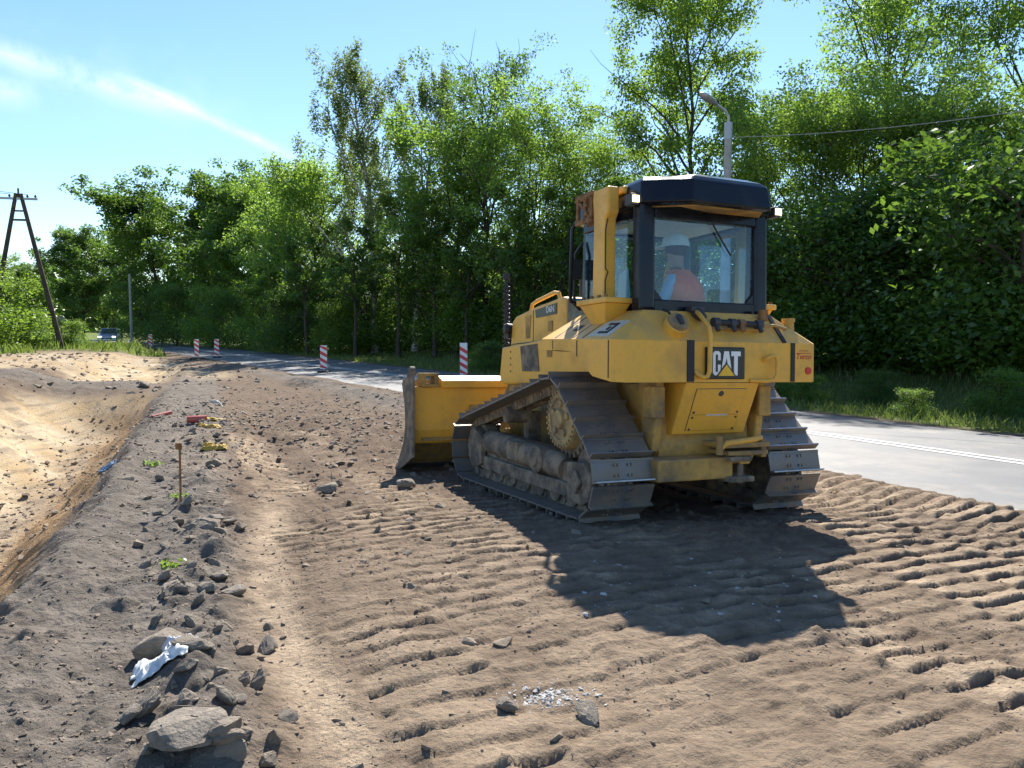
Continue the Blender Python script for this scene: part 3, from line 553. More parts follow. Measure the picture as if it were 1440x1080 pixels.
# sticker and red reflector on the right rear corner: panel plane x = -0.17
RM = Matrix(((0, 0, -1, 0), (-1, 0, 0, 0), (0, 1, 0, 0), (0, 0, 0, 1)))
text_mesh('Terco', 0.075, 'sticker_lettering', M['red'], body_o, Matrix.Translation((-0.173, -0.91, 1.470)) @ RM, shear=0.15)
MB().box(-0.1725, -0.168, -0.995, -0.825, 1.4985, 1.504).build('sticker_swash', M['red'], body_o)
MB().box(-0.1725, -0.168, -0.965, -0.855, 1.520, 1.532).build('sticker_line', plain('faded_orange_print', (0.55, 0.22, 0.05), 0.6), body_o)
MB().cyl((-0.168, -0.965, 1.34), (-0.182, -0.965, 1.34), 0.034, n=18).build('reflector', M['red'], body_o)
# rear handles, filler cap, hydraulic lines
MB().tube([(0.02, 0.20, 1.84), (-0.02, 0.19, 1.86), (-0.10, 0.22, 1.83), (-0.21, 0.205, 1.72), (-0.235, 0.205, 1.64), (-0.235, 0.21, 1.33), (-0.23, 0.23, 1.285), (-0.22, 0.27, 1.28), (-0.20, 0.305, 1.305), (-0.175, 0.31, 1.33)], 0.021, 10).build('grab_rail', M['yellow'], doz, smooth=True)
MB().tube([(-0.175, -0.435, 1.43), (-0.22, -0.44, 1.45), (-0.235, -0.47, 1.475), (-0.235, -0.52, 1.47), (-0.235, -0.545, 1.42), (-0.235, -0.535, 1.30), (-0.235, -0.50, 1.255), (-0.225, -0.42, 1.245), (-0.175, -0.28, 1.25)], 0.018, 10).build('grab_rail', M['yellow'], doz, smooth=True)
cap = MB(); cn = Vector((-0.275, 0, 0.23)).normalized(); cc = Vector((-0.075, 0.47, 1.70)); cap.cyl(cc - cn * 0.03, cc + cn * 0.075, 0.112, 0.108, 28); cap_o = cap.build('filler_neck', M['yellow'], doz, smooth=True, bevel=0.008)
MB().cyl(cc + cn * 0.075, cc + cn * 0.105, 0.100, 0.09, 28).build('filler_cap', M['yellow_dirty'], cap_o, smooth=True)
MB().box(-0.02, 0.02, -0.05, 0.05, 0, 0.03, Matrix.Translation(cc + cn * 0.105) @ cn.to_track_quat('Z', 'Y').to_matrix().to_4x4()).build('cap_handle', M['grey_dark'], cap_o, bevel=0.006)
MB().tube([(0.02, 0.52, 1.87), (-0.03, 0.50, 1.85), (-0.05, 0.47, 1.80)], 0.013, 8).build('vent_hose', M['black'], doz, smooth=True)
hy = MB().box(-0.10, -0.03, -0.46, 0.02, 1.70, 1.725).build('valve_bracket', M['yellow_dirty'], doz, bevel=0.006)
MB().tube([(-0.12, 0.07, 1.765), (-0.13, -0.10, 1.762), (-0.125, -0.30, 1.758), (-0.12, -0.44, 1.752)], 0.028, 12).build('hydraulic_hose', M['black'], doz, smooth=True)
for k, v_ in enumerate((0.06, -0.12, -0.22, -0.42)):
    MB().cyl((-0.12, v_ + 0.03, 1.765 - 0.003 * k), (-0.12, v_ - 0.03, 1.765 - 0.003 * k), 0.042, n=10).cyl((-0.12, v_, 1.77), (-0.17, v_ + 0.01, 1.69), 0.022, n=8).build('coupling', M['rust'] if k == 2 else M['grey_dark'], doz, smooth=True)
MB().tube([(-0.10, -0.46, 1.745), (-0.10, -0.62, 1.755), (-0.06, -0.80, 1.73)], 0.014, 8).build('hydraulic_pipe', M['yellow_dirty'], doz, smooth=True)
MB().cyl((0.02, -0.90, 1.70), (0.02, -0.90, 1.80), 0.055, 0.05, 14).cyl((0.02, -0.90, 1.80), (0.02, -0.90, 1.835), 0.062, n=14).build('breather', M['yellow_dirty'], doz, smooth=True)
MB().cyl((-0.02, -0.56, 1.80), (-0.02, -0.56, 1.90), 0.045, n=12).build('beacon_socket', M['rust'], doz, smooth=True)
MB().box(-0.02, 0.08, 0.10, 0.24, 1.86, 1.91).cyl((0.02, 0.17, 1.86), (-0.09, 0.17, 1.80), 0.055, 0.04, 12).build('rear_camera', M['grey_dark'], doz, bevel=0.008)
# lower rear box with door
lb = MB().prism([(-0.165, 1.232), (0.045, 0.765), (0.35, 0.765), (0.35, 1.232)], 'y', -0.40, 0.40).build('rear_case', M['yellow'], doz, bevel=0.012)
def case(v_, q, lift): a = Vector((-0.165, v_, 1.232)); b = Vector((0.045, v_, 0.765)); nn = Vector((-0.467, 0, -0.21)).normalized(); return a.lerp(b, q) + nn * lift
def case_patch(v0, v1, q0, q1, name, mat, lift, th=0.012):
    lo = [case(v0, q0, lift - th), case(v1, q0, lift - th), case(v1, q1, lift - th), case(v0, q1, lift - th)]; hi = [case(v0, q0, lift), case(v1, q0, lift), case(v1, q1, lift), case(v0, q1, lift)]
    return MB().loft([lo, hi]).build(name, mat, lb, bevel=0.003)
case_patch(0.275, -0.275, 0.11, 0.93, 'case_door_gap', M['grey_dark'], 0.002); dr = case_patch(0.268, -0.268, 0.12, 0.92, 'case_door', M['yellow'], 0.008)
case_patch(0.268, -0.268, 0.605, 0.615, 'case_door_gap', M['grey_dark'], 0.0088); case_patch(0.10, -0.14, 0.60, 0.635, 'door_slot', M['panel_white'], 0.011)
for v_, q_ in ((0.0, 0.20),): MB().cyl(case(v_, q_, 0.005), case(v_, q_, 0.016), 0.028, 0.024, 14).build('door_lock', M['grey_dark'], lb)
for v_, q_ in ((0.24, 0.56), (0.24, 0.66), (-0.24, 0.56), (-0.24, 0.66), (0.24, 0.89), (-0.24, 0.89)): MB().cyl(case(v_, q_, 0.005), case(v_, q_, 0.014), 0.011, n=8).build('door_screw', M['grey_dark'], lb)
# drawbar, hitch
hu = MB().lathe_y((0.26, -0.50, 0.64), [(0.17, 0), (0.17, 1.0)], 24).build('rear_housing', M['yellow_dirty'], doz, smooth=True)
MB().prism([(-0.13, 0.565), (-0.13, 0.375), (0.15, 0.36), (0.30, 0.50), (0.15, 0.575)], 'y', -0.14, 0.66).build('drawbar_beam', M['yellow_dirty'], doz, bevel=0.015)
jw = MB().box(-0.20, 0.10, -0.30, -0.06, 0.53, 0.575).box(-0.20, 0.10, -0.33, -0.06, 0.345, 0.395).build('drawbar_jaw', M['frame'], doz, bevel=0.012)
MB().cyl((-0.13, -0.22, 0.33), (-0.13, -0.22, 0.60), 0.028, n=12).build('drawbar_pin', M['frame'], jw)
MB().box(-0.22, 0.16, -0.48, 0.02, 0.655, 0.70).box(-0.20, 0.12, -0.48, -0.03, 0.585, 0.625).box(-0.19, -0.1, -0.47, -0.41, 0.56, 0.72).prism([(-0.36, 0.585), (-0.14, 0.585), (-0.20, 0.50), (-0.30, 0.50)], 'x', -0.16, -0.12).build('hitch_bracket', M['yellow_dirty'], doz, bevel=0.008)
MB().tube([(-0.19, 0.04, 0.66), (-0.21, 0.0, 0.70), (-0.21, -0.30, 0.725), (-0.19, -0.40, 0.74)], 0.026, 10).build('hitch_lever', M['yellow'], doz, smooth=True)
MB().cyl((-0.20, 0.07, 0.60), (-0.20, 0.07, 0.76), 0.032, n=12).build('hitch_pin', M['yellow_dirty'], doz, smooth=True)
# cab ---------------------------------------------------------------
cab = empty('cab', parent=doz)
for sd in (1, -1):
    MB().prism([(0.08, 1.86), (0.25, 1.86), (0.23, 2.82), (0.09, 2.82)], 'y', 0.55 * sd, 0.71 * sd).build('rear_post', M['navy'], cab, bevel=0.035, seg=3)
    MB().prism([(1.20, 1.5), (1.32, 1.5), (1.27, 2.82), (1.17, 2.82)], 'y', 0.52 * sd, 0.63 * sd).build('front_post', M['navy'], cab, bevel=0.02)
    MB().box(0.25, 1.2, min(.60 * sd, .67 * sd), max(.60 * sd, .67 * sd), 1.80, 1.96).build('side_rail', M['navy'], cab, bevel=0.012)
    MB().box(0.2, 1.2, min(.58 * sd, .66 * sd), max(.58 * sd, .66 * sd), 2.70, 2.82).build('side_rail', M['navy'], cab, bevel=0.012)
    MB().box(0.24, 1.19, min(.635 * sd, .641 * sd), max(.635 * sd, .641 * sd), 1.95, 2.71).build('side_window', M['glass'], cab)
MB().box(0.09, 0.20, -0.56, 0.56, 1.855, 1.965).build('rear_frame', M['navy'], cab, bevel=0.012); MB().box(0.09, 0.20, -0.56, 0.56, 2.685, 2.82).build('rear_frame', M['navy'], cab, bevel=0.012)
rw = MB().box(0.125, 0.131, -0.555, 0.555, 1.955, 2.695).build('rear_window', M['glass'], cab)
for sd in (1, -1): MB().prism([(0.555 * sd, 1.96), (0.555 * sd, 2.06), (0.46 * sd, 1.96)], 'x', 0.105, 0.122).build('corner_gusset', M['navy'], cab)
MB().box(1.245, 1.251, -0.53, 0.53, 1.7, 2.71).build('front_window', M['glass'], cab)
MB().box(1.17, 1.29, -0.54, 0.54, 2.70, 2.82).box(1.2, 1.28, -0.04, 0.02, 1.7, 2.72).build('front_frame', M['navy'], cab, bevel=0.01)
MB().box(0.22, 1.30, -0.60, 0.60, 1.25, 1.30).box(0.10, 0.16, -0.62, 0.62, 1.3, 1.86).build('cab_floor', M['grey_dark'], cab)
MB().prism([(1.30, 1.45), (1.30, 2.02), (1.62, 2.10), (1.95, 2.13), (1.95, 1.45)], 'y', -0.44, 0.44).build('cowl', M['navy'], doz, bevel=0.02)
MB().box(0.95, 1.22, -0.40, 0.40, 1.3, 1.98).box(1.0, 1.1, -0.5, -0.2, 1.98, 2.2).build('dashboard', M['grey_dark'], cab, bevel=0.03)
seat = MB().box(0.42, 0.92, -0.26, 0.26, 1.50, 1.64).prism([(0.22, 1.58), (0.34, 1.58), (0.27, 1.92), (0.20, 1.92)], 'y', -0.24, 0.24).build('seat', M['cloth_seat'], cab, bevel=0.04, seg=3)
for sd in (1, -1): MB().box(0.46, 0.86, min(.29 * sd, .40 * sd), max(.29 * sd, .40 * sd), 1.45, 1.80).build('arm_console', M['grey_dark'], cab, bevel=0.03)
MB().box(0.2, 1.2, -0.56, 0.56, 2.73, 2.76).build('headliner', M['panel_white'], cab)
# roof with rear visor
def roof_ring(z, ins):
    base = [(-0.26, 0.43), (0.08, 0.72), (1.30, 0.68), (1.46, 0.52)]
    L = [(u_ + (ins if u_ < 0.5 else -ins), v_ - ins) for u_, v_ in base]; return [(u_, v_, z - (0.03 if u_ < -0.1 else 0)) for u_, v_ in L] + [(u_, -v_, z - (0.03 if u_ < -0.1 else 0)) for u_, v_ in reversed(L)]
rf = MB().loft([roof_ring(2.785, 0.04), roof_ring(2.80, 0.0), roof_ring(2.99, 0.02), roof_ring(3.035, 0.06), roof_ring(3.05, 0.16)]).build('roof', M['navy'], cab, bevel=0.015)
MB().loft([[(-0.20, -0.38, 2.748), (-0.20, 0.38, 2.748), (0.10, 0.60, 2.772), (0.10, -0.60, 2.772)], [(-0.20, -0.38, 2.758), (-0.20, 0.38, 2.758), (0.10, 0.60, 2.783), (0.10, -0.60, 2.783)]]).build('visor_bounce_tint', M['yellow_dirty'], cab)  # light bounced up from the yellow body, painted in as the visor underside's colour
MB().box(0.10, 0.13, -0.20, 0.12, 2.70, 2.74).build('wiper_motor', M['black'], cab); MB().tube([(0.105, -0.04, 2.72), (0.10, -0.20, 2.5), (0.10, -0.28, 2.40)], 0.008, 6).build('wiper_arm', M['black'], cab)
for sd, uu in ((1, 0.14), (-1, 0.06)):
    lp = MB().box(uu - 0.04, uu + 0.08, min(.72 * sd, .80 * sd), max(.72 * sd, .80 * sd), 2.78, 2.88).build('work_lamp', M['grey_dark'], cab, bevel=0.012)
    MB().box(uu - 0.055, uu - 0.041, min(.727 * sd, .793 * sd), max(.727 * sd, .793 * sd), 2.80, 2.86).build('lens', M['lamp_on'], lp)
# roll-over frame posts
for sd in (1, -1):
    y0, y1 = 0.76 * sd, 0.88 * sd
    c_ = MB().prism([(0.42, 1.98), (0.64, 1.98), (0.62, 2.70), (0.64, 2.90), (0.63, 2.99), (0.36, 2.99), (0.36, 2.76), (0.41, 2.70)], 'y', y0, y1).build('roll_bar_post', M['yellow'], doz, bevel=0.018)
    MB().box(0.25, 0.78, min(0.66 * sd, 0.97 * sd), max(0.66 * sd, 0.97 * sd), 1.935, 1.985).loft([[(0.40, 0.74 * sd, 1.76), (0.62, 0.74 * sd, 1.76), (0.62, 0.88 * sd, 1.74), (0.40, 0.88 * sd, 1.74)], [(0.28, 0.68 * sd, 1.935), (0.75, 0.68 * sd, 1.935), (0.75, 0.95 * sd, 1.935), (0.28, 0.95 * sd, 1.935)]]).build('post_base', M['yellow'], doz, bevel=0.01)
    for bu in (0.30, 0.42, 0.55, 0.70): MB().cyl((bu, 0.93 * sd, 1.985), (bu, 0.93 * sd, 2.012), 0.02, n=6).build('base_bolt', M['rust'], doz)
    br = MB()
    br.box(0.66, 0.96, min(.74 * sd, .76 * sd), max(.74 * sd, .76 * sd), 2.72, 2.99).box(0.66, 0.98, min(.86 * sd, .88 * sd), max(.86 * sd, .88 * sd), 2.94, 3.0).box(0.66, 0.98, min(.86 * sd, .88 * sd), max(.86 * sd, .88 * sd), 2.72, 2.77)
    for q in (0.68, 0.80, 0.94): br.box(q - 0.02, q + 0.02, min(.85 * sd, .88 * sd), max(.85 * sd, .88 * sd), 2.75, 2.97)
    br.tube([(0.70, 0.87 * sd, 2.76), (0.94, 0.87 * sd, 2.96)], 0.018, 6); br.box(0.66, 0.97, min(.74 * sd, .88 * sd), max(.74 * sd, .88 * sd), 2.985, 3.005)
    for bz in (2.80, 2.88, 2.95): br.cyl((0.74, .88 * sd, bz), (0.74, .90 * sd, bz), 0.016, n=6); br.cyl((0.90, .88 * sd, bz), (0.90, .90 * sd, bz), 0.016, n=6)
    br.build('roll_bar_bracket', M['rust'], doz, bevel=0.004)
MB().box(0.34, 0.60, -0.73, 0.73, 2.93, 3.0).build('roll_bar_beam', M['yellow'], doz, bevel=0.015)
MB().tube([(0.38, 0.87, 2.70), (0.39, 0.885, 2.60), (0.40, 0.88, 2.35), (0.39, 0.885, 2.25), (0.37, 0.87, 2.22), (0.40, 0.88, 2.15), (0.41, 0.875, 2.0)], 0.007, 6).build('lamp_cable', M['black'], doz)
MB().tube([(1.18, 0.68, 1.98), (1.20, 0.80, 2.02), (1.18, 0.82, 2.1), (1.14, 0.82, 2.72), (1.10, 0.80, 2.78), (1.02, 0.76, 2.80), (0.96, 0.70, 2.77)], 0.02, 10).build('door_handrail', M['navy'], doz, smooth=True)
MB().tube([(1.30, 0.64, 1.95), (1.28, 0.72, 2.0), (1.26, 0.72, 2.5), (1.22, 0.66, 2.62)], 0.016, 8).box(1.24, 1.28, 0.66, 0.78, 2.25, 2.45).build('mirror', M['black'], doz)
MB().prism([(0.42, 1.99), (0.52, 1.97), (0.62, 2.0), (0.60, 2.22), (0.46, 2.28)], 'y', 0.60, 0.612).build('window_bag', plain('pale_blue_plastic', (0.45, 0.62, 0.66), 0.5), cab)
# hood -----------------------------------------------------------------
hood_prof = [(1.95, 1.28), (1.95, 2.135), (2.05, 2.155), (2.75, 2.09), (3.32, 2.01), (3.44, 1.94), (3.47, 1.75), (3.56, 1.25), (3.5, 1.2)]
hd = MB().prism(hood_prof, 'y', -0.45, 0.45).build('hood', M['yellow'], doz, bevel=0.025)
MB().prism([(1.25, 1.22), (1.25, 1.60), (1.95, 1.70), (3.50, 1.62), (3.58, 1.25), (3.45, 1.15)], 'y', -0.56, 0.56).build('engine_side', M['yellow'], doz, bevel=0.02)
for sd in (1, -1):
    ys = lambda a: a * sd
    MB().prism([(2.92, 1.62), (2.46, 1.64), (2.40, 1.32), (2.86, 1.32)], 'y', ys(0.555), ys(0.572)).build('side_grille', M['frame'], doz, bevel=0.004)
    MB().prism([(2.20, 1.62), (2.08, 1.62), (2.08, 1.48), (2.20, 1.48)], 'y', ys(0.555), ys(0.568)).build('side_hatch', M['yellow_dirty'], doz)
    MB().prism([(3.02, 1.99), (2.86, 2.0), (2.90, 1.72), (3.0, 1.72)], 'y', ys(0.445), ys(0.458)).build('hood_vent', M['yellow_dirty'], doz)
    MB().prism([(2.40, 1.90), (2.28, 1.90), (2.28, 1.78), (2.40, 1.78)], 'y', ys(0.445), ys(0.46)).build('hood_latch', M['yellow_dirty'], doz, bevel=0.006)
    MB().tube([(2.80, ys(0.452), 2.05), (2.80, ys(0.452), 1.68)], 0.005, 6).tube([(1.96, ys(0.452), 1.69), (3.44, ys(0.452), 1.66)], 0.006, 6).build('panel_seam', M['grey_dark'], doz)
    for k in range(4): MB().cyl((3.22, ys(0.555), 1.32 + k * 0.08), (3.22, ys(0.566), 1.32 + k * 0.08), 0.012, n=8).build('side_bolt', M['grey_dark'], doz)
    bdg = MB().prism([(2.74, 2.05), (2.18, 2.095), (2.18, 1.97), (2.72, 1.955)], 'y', ys(0.448), ys(0.458)).build('model_badge', M['badge'], hd)
    Mt = Matrix.Translation((2.34, ys(0.4595), 2.03)) @ (Matrix(((-1, 0, 0, 0), (0, 0, 1, 0), (0, 1, 0, 0), (0, 0, 0, 1))) if sd > 0 else Matrix(((1, 0, 0, 0), (0, 0, -1, 0), (0, 1, 0, 0), (0, 0, 0, 1))))
    text_mesh('D6N', 0.105, 'model_lettering', M['white'], hd, Mt)
    lp = MB().lathe_y((3.50, ys(0.40), 1.86), [(0.02, 0), (0.065, ys(0.01)), (0.075, ys(0.10)), (0.05, ys(0.13))], 14).box(3.44, 3.58, min(ys(.36), ys(.5)), max(ys(.36), ys(.5)), 1.74, 1.80).build('headlamp_cluster', M['black'], doz, smooth=True)
MB().tube([(3.06, 0.36, 2.05), (3.02, 0.36, 2.14), (2.90, 0.36, 2.17), (2.42, 0.36, 2.235), (2.32, 0.36, 2.22), (2.26, 0.36, 2.12)], 0.024, 10).build('hood_handrail', M['yellow'], doz, smooth=True)
MB().cyl((2.55, -0.1, 2.05), (2.55, -0.1, 2.42), 0.06, n=16).build('exhaust_stack', M['black'], doz, smooth=True)
MB().box(3.46, 3.56, -0.40, 0.40, 1.28, 1.86).build('radiator_grille', M['black'], doz)
# blade ------------------------------------------------------------------
bl = empty('blade', (0, 0, -0.05), parent=doz)
front = [(4.74, 0.03), (4.56, 0.17), (4.40, 0.38), (4.31, 0.62), (4.30, 0.86), (4.35, 1.08), (4.44, 1.25)]
back = [(p[0] - 0.05, p[1] + (0.02 if i == 0 else 0)) for i, p in enumerate(front)]
MB().prism(front + back[::-1], 'y', -1.60, 1.60).build('moldboard', M['yellow_dirty'], bl)
MB().prism([(4.78, 0.0), (4.60, 0.14), (4.56, 0.11), (4.73, -0.02)], 'y', -1.62, 1.62).build('cutting_edge', M['polish'], bl)
MB().prism([(4.10, 0.42), (4.04, 0.60), (4.04, 1.16), (4.30, 1.16), (4.28, 0.42)], 'y', -1.56, 1.56).build('back_panel', M['yellow'], bl, bevel=0.015)
tb = MB().prism([(3.98, 1.15), (3.98, 1.24), (4.16, 1.305), (4.42, 1.30), (4.36, 1.15)], 'y', -1.20, 1.20).build('top_beam', M['yellow'], bl, bevel=0.01)
for sd in (1, -1):
    e = MB().prism([(3.93, 0.26), (3.93, 1.24), (3.98, 1.33), (4.12, 1.33), (4.42, 1.20), (4.30, 0.95), (4.24, 0.68), (4.32, 0.44), (4.72, 0.02), (4.50, 0.05)], 'y', 1.575 * sd, 1.615 * sd).build('end_plate', M['frame'], bl, bevel=0.008)
    MB().lathe_y((4.03, 1.56 * sd, 1.36), [(0.035, 0), (0.065, 0), (0.065, 0.06 * sd), (0.035, 0.06 * sd)], 18).build('lifting_eye', M['frame'], bl)
    MB().box(3.99, 4.22, min(1.24 * sd, 1.46 * sd), max(1.24 * sd, 1.46 * sd), 1.16, 1.20).box(3.99, 4.22, min(1.24 * sd, 1.46 * sd), max(1.24 * sd, 1.46 * sd), 1.30, 1.34).box(3.99, 4.22, min(1.24 * sd, 1.29 * sd), max(1.24 * sd, 1.29 * sd), 1.2, 1.3).box(3.99, 4.22, min(1.41 * sd, 1.46 * sd), max(1.41 * sd, 1.46 * sd), 1.2, 1.3).build('mast_mount', M['yellow_dirty'], bl, bevel=0.006)
    MB().box(4.02, 4.045, min(.55 * sd, .80 * sd), max(.55 * sd, .80 * sd), 0.80, 0.92).build('back_pocket', M['yellow_dirty'], bl, bevel=0.006)
MB().box(4.02, 4.06, -1.45, 1.45, 0.46, 0.50).build('back_rib', M['yellow_dirty'], bl)
MB().box(3.9, 4.1, -0.6, 0.6, 0.35, 0.75).build('blade_mount', M['yellow_dirty'], bl, bevel=0.02)
ms = MB().cyl((4.15, 0.22, 1.25), (4.15, 0.22, 2.66), 0.024, n=12)
hx = [(4.15 + 0.045 * math.cos(k * 0.9), 0.22 + 0.045 * math.sin(k * 0.9), 1.35 + k * 0.0085) for k in range(140)]
ms.tube(hx, 0.009, 5).cyl((4.15, 0.22, 2.62), (4.15, 0.22, 2.70), 0.05, n=12).build('sensor_mast', M['black'], bl, smooth=True)

# ------------------------------------------------------------------ driver
def person_driver():
    root = empty('person'); root.matrix_world = DOZ @ Matrix.Translation((0.40, -0.01, 1.665)) @ Matrix.Rotation(math.radians(35), 4, 'Z') @ Matrix.Scale(1.08, 4)
    tag(root, 'seated driver in white cap, pale blue shirt and orange hi-vis vest inside bulldozer cab', 'person')
    J = [((0, 0, 0.08), .15, .12), ((0.02, 0, 0.26), .135, .11), ((0.05, 0, 0.44), .165, .105), ((0.07, 0, 0.53), .10, .08), ((0.09, 0, 0.60), .055, .055), ((0.10, 0, 0.68), .085, .075), ((0.115, 0, 0.76), .092, .08), ((0.11, 0, 0.83), .065, .06)]
    E_ = [(i, i + 1) for i in range(7)]
    for sd in (1, -1):
        b = len(J); J += [((0.06, 0.19 * sd, 0.47), .065, .065), ((0.14, 0.26 * sd, 0.26), .05, .05), ((0.34, 0.25 * sd, 0.18), .036, .036), ((0.42, 0.22 * sd, 0.185), .034, .026), ((0.50, 0.20 * sd, 0.17), .022, .016)]
        E_ += [(2, b), (b, b + 1), (b + 1, b + 2), (b + 2, b + 3), (b + 3, b + 4)]
        c = len(J); J += [((0.12, 0.11 * sd, 0.08), .095, .095), ((0.44, 0.14 * sd, 0.09), .07, .07), ((0.50, 0.14 * sd, -0.22), .05, .05), ((0.60, 0.14 * sd, -0.26), .035, .03)]
        E_ += [(0, c), (c, c + 1), (c + 1, c + 2), (c + 2, c + 3)]
    me = bpy.data.meshes.new('body'); me.from_pydata([j[0] for j in J], E_, [])
    o = bpy.data.objects.new('body', me); COL.objects.link(o); o.parent = root
    sk = o.modifiers.new('skin', 'SKIN'); sk.use_smooth_shade = True
    if not me.skin_vertices: me.attributes  # layer is made with the modifier
    for i, j in enumerate(J):
        s_ = me.skin_vertices[0].data[i]; s_.radius = (j[1], j[2]); s_.use_root = (i == 0)
    sb = o.modifiers.new('sub', 'SUBSURF'); sb.levels = 2; sb.render_levels = 2
    m, n, l, b = mat_new('driver_skin_shirt_trousers'); tc = n.new('ShaderNodeTexCoord'); sp = n.new('ShaderNodeSeparateXYZ'); l.new(tc.outputs['Object'], sp.inputs[0])
    c = mixc(n, l, wm(n, l, 'GREATER_THAN', sp.outputs['Z'], 0.565), (0.36, 0.52, 0.62), (0.42, 0.24, 0.16)); c = mixc(n, l, wm(n, l, 'LESS_THAN', sp.outputs['Z'], 0.13), c, (0.04, 0.045, 0.06))
    l.new(c, b.inputs['Base Color']); b.inputs['Roughness'].default_value = 0.8; me.materials.append(m)
    vest = MB(); rings = []
    for z_, rx, ry, cx_ in ((0.06, .18, .225, 0.0), (0.16, .18, .225, 0.01), (0.30, .178, .235, 0.02), (0.42, .172, .24, 0.035), (0.51, .14, .205, 0.055), (0.575, .09, .115, 0.075)):
        rings.append([(cx_ + rx * math.cos(2 * math.pi * k / 24) * (1 if math.cos(2 * math.pi * k / 24) < 0 else .9), ry * math.sin(2 * math.pi * k / 24), z_ + 0.006 * math.sin(k * 2.3)) for k in range(24)])
    vest.loft(rings, cap=False); vm, n, l, b = mat_new('orange_vest'); f = noise_fac(n, l, 9, 5, 0.6, lo=0.4, hi=0.6); l.new(mixc(n, l, f, (1.0, 0.22, 0.09), (0.95, 0.15, 0.06)), b.inputs['Base Color']); b.inputs['Roughness'].default_value = 0.8
    vo = vest.build('vest', vm, root, smooth=True)
    for z_ in (0.22,):
        tp_ = MB(); tp_.loft([[(0.008 + (0.187) * math.cos(2 * math.pi * k / 24) * (1 if math.cos(2 * math.pi * k / 24) < 0 else .9), 0.232 * math.sin(2 * math.pi * k / 24), z_ + q) for k in range(24)] for q in (0, 0.05)], cap=False)
        tp_.build('reflective_tape', plain('silver_tape', (0.6, 0.6, 0.52), 0.4), vo)
    cm = plain('white_cap_cloth', (0.78, 0.77, 0.72), 0.8); cp_ = MB(); rings = []
    for z_, r in ((0.785, .112), (0.82, .113), (0.865, .10), (0.895, .07), (0.907, .02)): rings.append([(0.105 + r * 1.08 * math.cos(2 * math.pi * k / 20), r * math.sin(2 * math.pi * k / 20), z_) for k in range(20)])
    cp_.loft(rings); cp_.loft([[(0.18, -0.09, 0.79), (0.30, -0.05, 0.775), (0.30, 0.05, 0.775), (0.18, 0.09, 0.79)], [(0.18, -0.09, 0.803), (0.30, -0.05, 0.787), (0.30, 0.05, 0.787), (0.18, 0.09, 0.803)]])
    cp_.build('cap', cm, root, smooth=True)
    MB().loft([[(0.095 + r * math.cos(2 * math.pi * k / 16), r * 0.98 * math.sin(2 * math.pi * k / 16), z_) for k in range(16) ] for z_, r in ((0.70, .075), (0.74, .098), (0.79, .104))], cap=False).build('hair', plain('dark_brown_hair', (0.05, 0.03, 0.02), 0.7), root, smooth=True)
    fc = MB().loft([[(0.19, -0.015, 0.735), (0.19, 0.015, 0.735), (0.19, 0.0, 0.775)], [(0.225, -0.012, 0.725), (0.225, 0.012, 0.725), (0.205, 0.0, 0.765)]]).build('nose', m, root, smooth=True)
person_driver()

# ------------------------------------------------------------------ vegetation
def tubes_np(paths, n=5):
    V = []; F_ = []; b = 0
    for pts, rs in paths:
        pts = np.asarray(pts, float); k = len(pts); t = np.gradient(pts, axis=0); t /= np.linalg.norm(t, axis=1, keepdims=True) + 1e-9
        ref = np.where(np.abs(t[:, 2:3]) < 0.9, np.array([[0, 0, 1.]]), np.array([[1., 0, 0]])); a = np.cross(t, ref); a /= np.linalg.norm(a, axis=1, keepdims=True) + 1e-9; c = np.cross(t, a)
        an = np.arange(n) * 2 * math.pi / n
        ringp = pts[:, None, :] + (a[:, None, :] * np.cos(an)[None, :, None] + c[:, None, :] * np.sin(an)[None, :, None]) * np.asarray(rs)[:, None, None]
        V.append(ringp.reshape(-1, 3)); i = np.arange(k - 1)[:, None] * n; j = np.arange(n)[None, :]; j2 = (j + 1) % n
        F_.append(np.stack([b + i + j, b + i + j2, b + i + n + j2, b + i + n + j], -1).reshape(-1, 4)); b += k * n
    return np.concatenate(V), np.concatenate(F_)
def leaf_quads(P, size, g, flat=0.5, aspect=0.6, hang=0.0):
    n = len(P); nrm = g.normal(size=(n, 3)); nrm[:, 2] = np.abs(nrm[:, 2]) + flat; nrm /= np.linalg.norm(nrm, axis=1, keepdims=True)
    d = g.normal(size=(n, 3)); d[:, 2] -= hang; d -= nrm * (d * nrm).sum(1, keepdims=True); d /= np.linalg.norm(d, axis=1, keepdims=True) + 1e-9; e = np.cross(nrm, d)
    s = size * (0.6 + 0.8 * g.random(n))[:, None]
    V = np.stack([P - d * s * .5, P + e * s * .5 * aspect + nrm * s * .08, P + d * s * .5, P - e * s * .5 * aspect + nrm * s * .08], 1).reshape(-1, 3)
    return V, np.arange(4 * n).reshape(n, 4)
